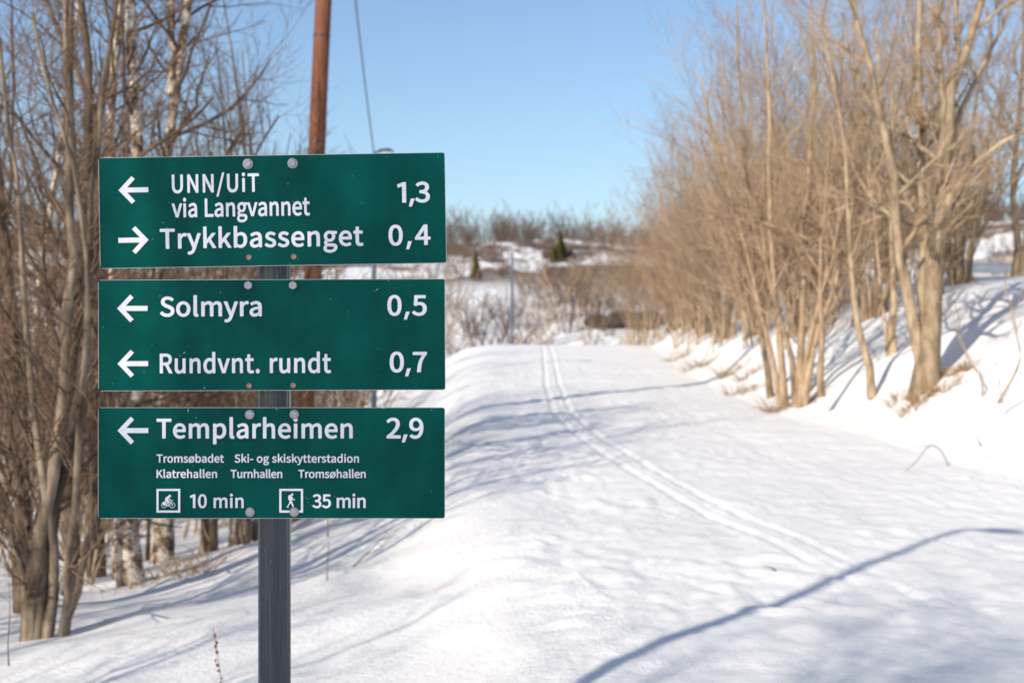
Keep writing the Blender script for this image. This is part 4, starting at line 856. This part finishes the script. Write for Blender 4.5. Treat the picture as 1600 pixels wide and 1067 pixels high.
def panel(x0, y0, x1, y1, rot, label, dy=0):
    pc = ((x0 + x1)/2, (y0 + y1)/2); w = (x1 - x0)*MPP; h = (y1 - y0)*MPP
    o = bpy.data.objects.new('sign_panel', None); mb = MB()
    # thin sheet with slightly rounded corners
    r = .004; pts = []
    for cx, cz, a0 in ((w/2-r, h/2-r, 0), (-w/2+r, h/2-r, 90), (-w/2+r, -h/2+r, 180), (w/2-r, -h/2+r, 270)):
        for a in (0, 30, 60, 90): pts.append((cx + r*math.cos(math.radians(a0+a)), cz + r*math.sin(math.radians(a0+a))))
    mb.poly(pts, 0, .0025)
    me = mb.mesh('sign_panel')
    me.materials.append(M['green']); me.materials.append(M['alu'])
    for p in me.polygons: p.material_index = 0 if p.normal.y < -.5 else 1
    o = link('sign_panel', me, None, sign_root, ((pc[0]-429)*MPP, -.046, EYE + (533.5 - pc[1])*MPP - rb[2]), (0, math.radians(-rot), 0))
    o['label'] = label
    e = .55*MPP; mb = MB()               # bare cut edge of the sheet
    mb.box((0, .0012, h/2 + e/2), (w - 2*r, .0030, e)); mb.box((0, .0012, -h/2 - e/2), (w - 2*r, .0030, e))
    mb.box((w/2 + e/2, .0012, 0), (e, .0030, h - 2*r)); mb.box((-w/2 - e/2, .0012, 0), (e, .0030, h - 2*r))
    c = link('edge', mb.mesh('edge'), M['alu'], o); c['kind'] = 'stuff'
    # clamp channel on the back of the panel
    for zz in (h*.40, -h*.40):
        mb = MB(); mb.box((0, .006, zz), (.085, .007, .022)); c = link('bracket', mb.mesh('bracket'), M['alu'], o); bevel(c, .001)
    return o, pc

p1, c1 = panel(155.6, 243.2, 696.0, 415.0, .93, 'top panel, slightly tilted, with one arrow left and one arrow right')
R1 = .93
arrow(p1, 185.5, 232.2, 297.6, R1, c1); arrow(p1, 185.3, 232.7, 375.8, R1, c1, True)
lettering(p1, 'UNN/UiT', 269, 302.3, 405.3, 29, xs=.82, rot=R1, pc=c1)
lettering(p1, 'via Langvannet', 269, 340.3, 484.6, 29, xs=.80, rot=R1, pc=c1)
lettering(p1, 'Trykkbassenget', 250.4, 389.3, 568, 31.5, rot=R1, pc=c1)
lettering(p1, '1,3', 620.8, 317.2, 672, 32, xs=1.10, rot=R1, pc=c1)
lettering(p1, '0,4', 607.4, 384.0, 673, 32, xs=1.08, rot=R1, pc=c1)
for x, y in ((387.7, 256.5), (457.6, 255.6)): bolt(p1, x, y, 'washer', R1, c1)
for x, y in ((389.3, 402.2), (459.2, 401.2)): bolt(p1, x, y, 'rivet', R1, c1)

R2 = .2
p2, c2 = panel(154.2, 437.2, 695.2, 609.5, R2, 'middle panel with two arrows pointing left')
arrow(p2, 183.3, 231, 482, R2, c2); arrow(p2, 184, 231.8, 568.2, R2, c2)
lettering(p2, 'Solmyra', 250.5, 494.8, 409.5, 31, xs=1.03, rot=R2, pc=c2)
lettering(p2, 'Rundvnt. rundt', 250, 583.4, 517.6, 31, xs=.90, rot=R2, pc=c2)
lettering(p2, '0,5', 605.4, 493.3, 667, 32, xs=1.08, rot=R2, pc=c2)
lettering(p2, '0,7', 609, 581.7, 667.4, 32, xs=1.08, rot=R2, pc=c2)
for x, y in ((388.5, 446), (458.2, 446)): bolt(p2, x, y, 'hex', R2, c2)
for x, y in ((389.6, 602.6), (458.3, 602)): bolt(p2, x, y, 'rivet', R2, c2)

p3, c3 = panel(153.8, 637, 694.8, 809.2, 0, 'bottom panel with one arrow, small lettering and two pictograms')
arrow(p3, 184, 232, 672.4, 0, c3)
T = lambda *a, **k: lettering(p3, *a, rot=0, pc=c3, **k)
T('Templarheimen', 245, 684.8, 551.3, 31)
T('2,9', 603.7, 684.8, 661.7, 32, xs=1.08)
T('Tromsøbadet', 245, 722.4, 350.2, 12.9); T('Ski- og skiskytterstadion', 366.8, 722.4, 561.1, 12.9)
T('Klatrehallen', 245, 746.4, 339.4, 12.9); T('Turnhallen', 360.5, 746.4, 441.3, 12.9); T('Tromsøhallen', 466.3, 746.4, 571.6, 12.9)
T('10 min', 297, 793.2, 381.1, 21.4); T('35 min', 488.3, 793.2, 571.6, 21.4)
for x, y in ((390.5, 647.5), (460, 647.2), (391, 799.5), (460, 799.5)): bolt(p3, x, y, 'disc', 0, c3)

def picto(x0, y0, polys, rings, ox, oy):
    """square frame and figure; figure outlines in units of 1/13.34 px from (ox, oy)"""
    mb = MB(); s = 37.2; t = 3.4
    def L(px, py): return loc_px(c3, 0, px, py)
    def rect(a, b, c, d):
        q = [L(a, b), L(a, d), L(c, d), L(c, b)]; mb.poly(q, -.0004, .0004)
    rect(x0, y0, x0+s, y0+t); rect(x0, y0+s-t, x0+s, y0+s); rect(x0, y0+t, x0+t, y0+s-t); rect(x0+s-t, y0+t, x0+s, y0+s-t)
    o = link('pictogram_frame', mb.mesh('pictogram_frame'), M['white_film'], p3, (0, -.0016, 0))
    mb = MB(); u = 1/13.34
    for k, pl in enumerate(polys):
        q = [L(ox + x*u, oy + y*u) for x, y in pl]
        ar = sum(q[i][0]*q[(i+1) % len(q)][1] - q[(i+1) % len(q)][0]*q[i][1] for i in range(len(q)))
        if ar < 0: q = q[::-1]
        mb.poly(q, -.0004 - .00003*k, .0004)
    for cx, cy, ro, ri in rings:
        n = 28
        for i in range(n):
            a, b = 2*math.pi*i/n, 2*math.pi*(i+1)/n
            q = [L(ox + (cx + r*math.cos(w))*u, oy + (cy + r*math.sin(w))*u) for r, w in ((ro, a), (ro, b), (ri, b), (ri, a))]
            mb.poly(q[::-1], -.00055, .0004)
    link('pictogram', mb.mesh('pictogram'), M['white_film'], p3, (0, -.0016, 0))
def disc(cx, cy, r, n=16): return [(cx + r*math.cos(2*math.pi*i/n), cy + r*math.sin(2*math.pi*i/n)) for i in range(n)]
def bar(x0, y0, x1, y1, w):
    dx, dy = x1-x0, y1-y0; l = math.hypot(dx, dy); nx, ny = -dy/l*w/2, dx/l*w/2
    return [(x0+nx, y0+ny), (x1+nx, y1+ny), (x1-nx, y1-ny), (x0-nx, y0-ny)]
picto(244.8, 763.2, [
    disc(474, 458, 27), [(500, 455), (508, 460), (500, 470)],
    [(445, 462), (470, 478), (466, 500), (440, 530), (452, 560), (424, 590), (392, 580), (372, 560), (376, 520), (392, 488), (415, 470)],   # torso
    bar(455, 500, 492, 555, 20), bar(488, 548, 545, 550, 12), bar(505, 548, 520, 580, 10),
    bar(410, 560, 455, 565, 36), [(440, 550), (468, 575), (446, 625), (430, 640), (420, 610)],                    # thigh, shin
    [(428, 650), (424, 668), (440, 680), (462, 676), (456, 664), (444, 655)],
    [(326, 590), (345, 576), (396, 582), (404, 600), (392, 650), (356, 660), (330, 640)],                         # pannier
    bar(490, 570, 528, 650, 9), bar(450, 650, 500, 580, 8), bar(452, 590, 490, 578, 8), bar(357, 648, 440, 660, 8), bar(462, 640, 450, 668, 10)],
    [(357, 648, 58, 47), (528, 650, 60, 49), (528, 648, 14, 0.5)], 230, 740)
picto(436.6, 763.2, [
    disc(488, 430, 25), [(470, 425), (484, 402), (494, 402), (490, 425)],
    [(415, 450), (430, 437), (452, 436), (466, 450), (480, 456), (494, 490), (488, 520), (480, 560), (440, 572), (424, 545), (408, 530), (404, 485)],
    [(480, 480), (496, 478), (514, 524), (550, 528), (552, 546), (505, 544), (478, 515)],
    [(432, 560), (480, 552), (470, 596), (404, 680), (384, 676), (428, 606)], [(374, 676), (412, 686), (424, 694), (412, 704), (372, 690)],
    [(444, 560), (482, 550), (524, 668), (520, 690), (498, 692), (496, 676), (452, 590)]], [], 420, 740)

# scuffs and chips on the panels: small flat flakes where the film is gone
def chips(panel, rot, pc, pts):
    mb = MB(); g2 = rnd(int(pts[0][0]))
    for px, py, L_, ang in pts:
        X, Z = loc_px(pc, rot, px, py); a = math.radians(ang); w = .28 + .25*g2.random()
        q = []
        for i in range(7):
            t = 2*math.pi*i/7; x = math.cos(t)*L_*(.7+.5*g2.random()); z = math.sin(t)*w*(.7+.6*g2.random())
            q.append((X + (x*math.cos(a) - z*math.sin(a))*MPP, Z + (x*math.sin(a) + z*math.cos(a))*MPP))
        mb.poly(q, -.00035, .0003)
    o = link('paint_chips', mb.mesh('paint_chips'), M['alu'], panel, (0, -.0003, 0)); o['kind'] = 'stuff'
chips(p1, R1, c1, [(255.2, 348.2, .8, 20), (260.8, 355.4, 1, -40), (264.8, 317, .8, 10), (450, 287.6, .9, 0), (551, 275.4, .7, 0), (684.5, 244.6, .8, 0), (565, 318, .6, 0), (457.6, 315.6, 1, -20), (238, 374, .5, 0), (603.6, 246, .5, 0), (466, 404.6, .7, 0), (453.5, 412, .9, 0), (404, 390, .5, 0)])
chips(p2, R2, c2, [(344.8, 456.8, .8, 0), (281, 555.6, 1.1, 40), (288, 551, 2.2, 28), (589, 452.6, 2.3, 38), (585.2, 455.8, .8, 0), (607, 438.4, 1.6, 38), (516.6, 467.4, .7, 0), (176, 599.3, .7, 0), (250, 462.4, .6, 0), (319.5, 606, 2, 15), (237.6, 538.5, .5, 0), (590.3, 545.4, .5, 0), (543.2, 487, .5, 0), (161, 511, .6, 0), (225, 581.4, .5, 0)])
chips(p3, 0, c3, [(294.2, 641, 3.6, 84), (306.5, 652.3, .8, 20), (312.6, 660.4, .9, 0), (301.6, 727.4, .6, 0), (480.6, 779.4, .7, 0), (481.6, 784.5, .6, 0), (486, 789, .5, 0), (478, 777, .5, 0), (674.6, 640.6, 1.1, 70), (599, 637.4, 3, 0), (674.4, 766.6, .5, 0), (523, 775.4, .6, 0), (184, 663.6, .4, 0), (432, 639.5, 1.5, 0)])

# ------------------------------------------------------------------ red utility pole and its cable
D = 19.0; b0 = P(471, 830, D); bx, by = b0[0], D; bz = gz(bx, by)
top = P(519, -330, D)
pole = empty('utility_pole', (bx, by, bz)); tag(pole, 'tall leaning red-brown wooden pole rising behind the signs', 'utility pole')
v = top - np.array([bx, by, bz]); K = 9; t = np.linspace(-.06, 1, K)[:, None]
g_ = rnd(3); C = v[None]*t + g_.normal(size=(K, 3))*.006
V, F = tubes(C[None], np.linspace(.125, .102, K)[None], 18); link('shaft', mesh_from('shaft', V, F4=F, smooth=True), M['pole'], pole)
for py in (57, 222):  # dark rings round the shaft, built as slightly raised bands
    tt = (830 - py)/(830+330); tt = (P(0, py, D)[2] - bz)/v[2]; c = v*tt; u = norm(v)
    C = np.stack([c - u*.012, c - u*.008, c + u*.008, c + u*.012])
    V, F = tubes(C[None], np.array([[.104, .116, .116, .104]]), 18); link('dark_band', mesh_from('dark_band', V, F4=F, smooth=True), M['post'], pole)
mb = MB(); mb.lathe([(.10, 0), (.115, .01), (.06, .06), (.01, .08)], n=18, c=tuple(v - np.array([0, 0, .02]))); link('pole_cap', mb.mesh('pole_cap', True), M['post'], pole)

def street_lamp(x, y, h, label, az=0, arm=.5, r0=.07, lean=0):
    z0 = gz(x, y); root = empty('street_lamp', (x, y, z0), az); tag(root, label, 'street lamp', 'grey street lamps along the trail')
    mb = MB(); mb.lathe([(r0*1.5, -.4), (r0*1.5, .5), (r0, .62), (r0*.62, h - .02), (r0*.5, h)], n=16); link('lamp_post', mb.mesh('lamp_post', True), M['lamp_metal'], root)
    C = np.array([[0, 0, h-.05], [.02, 0, h+.01], [.08, 0, h+.04], [arm*.6, 0, h+.05]])
    V, F = tubes(C[None], np.full((1, 4), .025), 8); link('arm', mesh_from('arm', V, F4=F, smooth=True), M['lamp_metal'], root)
    mb = MB(); q = [(arm*.25, h+.03), (arm*.35, h+.085), (arm*.9, h+.10), (arm*1.15, h+.06), (arm*1.15, h+.03)]
    V = [(x_, s*w, z_) for s in (-1, 1) for (x_, z_), w in zip(q, (.05, .09, .11, .09, .09))]
    mb.add(V, [(4,3,2,1,0), (5,6,7,8,9)] + [(i, (i+1) % 5, (i+1) % 5 + 5, i+5) for i in range(5)])
    o = link('lamp_head', mb.mesh('lamp_head'), M['lamp_metal'], root); bevel(o, .01)
    mb = MB(); mb.box((arm*.75, 0, h+.024), (arm*.6, .13, .012)); link('lamp_glass', mb.mesh('lamp_glass'), M['white_film'], o)
    return root
D = 30.0; x = (584-800)/FPX*D; zt_ = P(0, 240, D)[2]
lampA = street_lamp(x, D, zt_ - gz(x, D), 'street lamp directly behind the signs, its flat head just above the top one', arm=.36, r0=.065)
D = 70.0; x = (800-800)/FPX*D; zt_ = P(0, 395, D)[2]
street_lamp(x, D, zt_ - gz(x, D), 'distant street lamp standing in the hollow beyond the crest of the trail', az=math.radians(180), arm=.5, r0=.09)
# the lamp whose long shadow crosses the trail: placed from its shadow's tip
az = math.radians(SUN_AZ); H3 = 6.2; tipx, tipy = 3.42, 10.75
sh = (H3 + .05)/math.tan(math.radians(SUN_EL)); bx3 = tipx - math.sin(az)*sh; by3 = tipy - math.cos(az)*sh
H3b = H3 - (gz(bx3, by3) - gz(tipx, tipy))
street_lamp(bx3, by3, H3b, 'street lamp left of the viewpoint that throws the long thin shadow across the trail', az=math.radians(-30), arm=.36, r0=.06)

# cable from the pole top to the lamp behind the signs
A = top + np.array([.02, 0, -.05]); B = np.array([lampA.location.x, lampA.location.y, zt_*0 + P(0, 237, 30)[2]])
t = np.linspace(0, 1, 20)[:, None]; C = A + (B - A)*t; C[:, 2] -= (4*t[:, 0]*(1 - t[:, 0]))*.22
root = empty('overhead_cable', tuple(A)); tag(root, 'overhead cable slanting from the red pole down to the lamp behind the signs', 'cable')
V, F = tubes((C - A)[None], np.full((1, 20), .014), 6); link('wire', mesh_from('wire', V, F4=F, smooth=True), M['cable'], root)

# ------------------------------------------------------------------ guardrail on top of the bank
y0 = 44.5; x0, x1 = 12.6, 24.0
root = empty('guardrail', (x0, y0, gz(x0, y0))); tag(root, 'grey metal guardrail on wooden posts along the top of the right bank', 'guardrail')
zr = P(0, 419, y0)[2]; z0 = root.location.z
prof = [(0, -.155), (-.03, -.13), (-.055, -.08), (-.02, -.03), (-.02, .03), (-.055, .08), (-.03, .13), (0, .155), (.012, .155), (-.008, .08), (.02, .03), (.02, -.03), (-.008, -.08), (.012, -.155)]
mb = MB(); n = len(prof)
V = [(xx, -.09 + p[0], zr - z0 + p[1]) for xx in (.2, x1 - x0) for p in prof]
mb.add(V, [(i, (i+1) % n, (i+1) % n + n, i+n) for i in range(n)]); link('rail', mb.mesh('rail'), M['rail_metal'], root)
pm_ = MB(); pm_.box((0, .04, -.3), (.22, .2, 1.3)); pme = pm_.mesh('rail_post'); pme.materials.append(M['rail_wood'])
for i, px in enumerate((1491, 1578, 1665, 1752)):
    o = link('rail_post', pme, None, root, ((px-800)/FPX*y0 - x0, 0, zr - z0 + .02)); 
    if i == 0: bevel(o, .01)

bpy.context.view_layer.update()
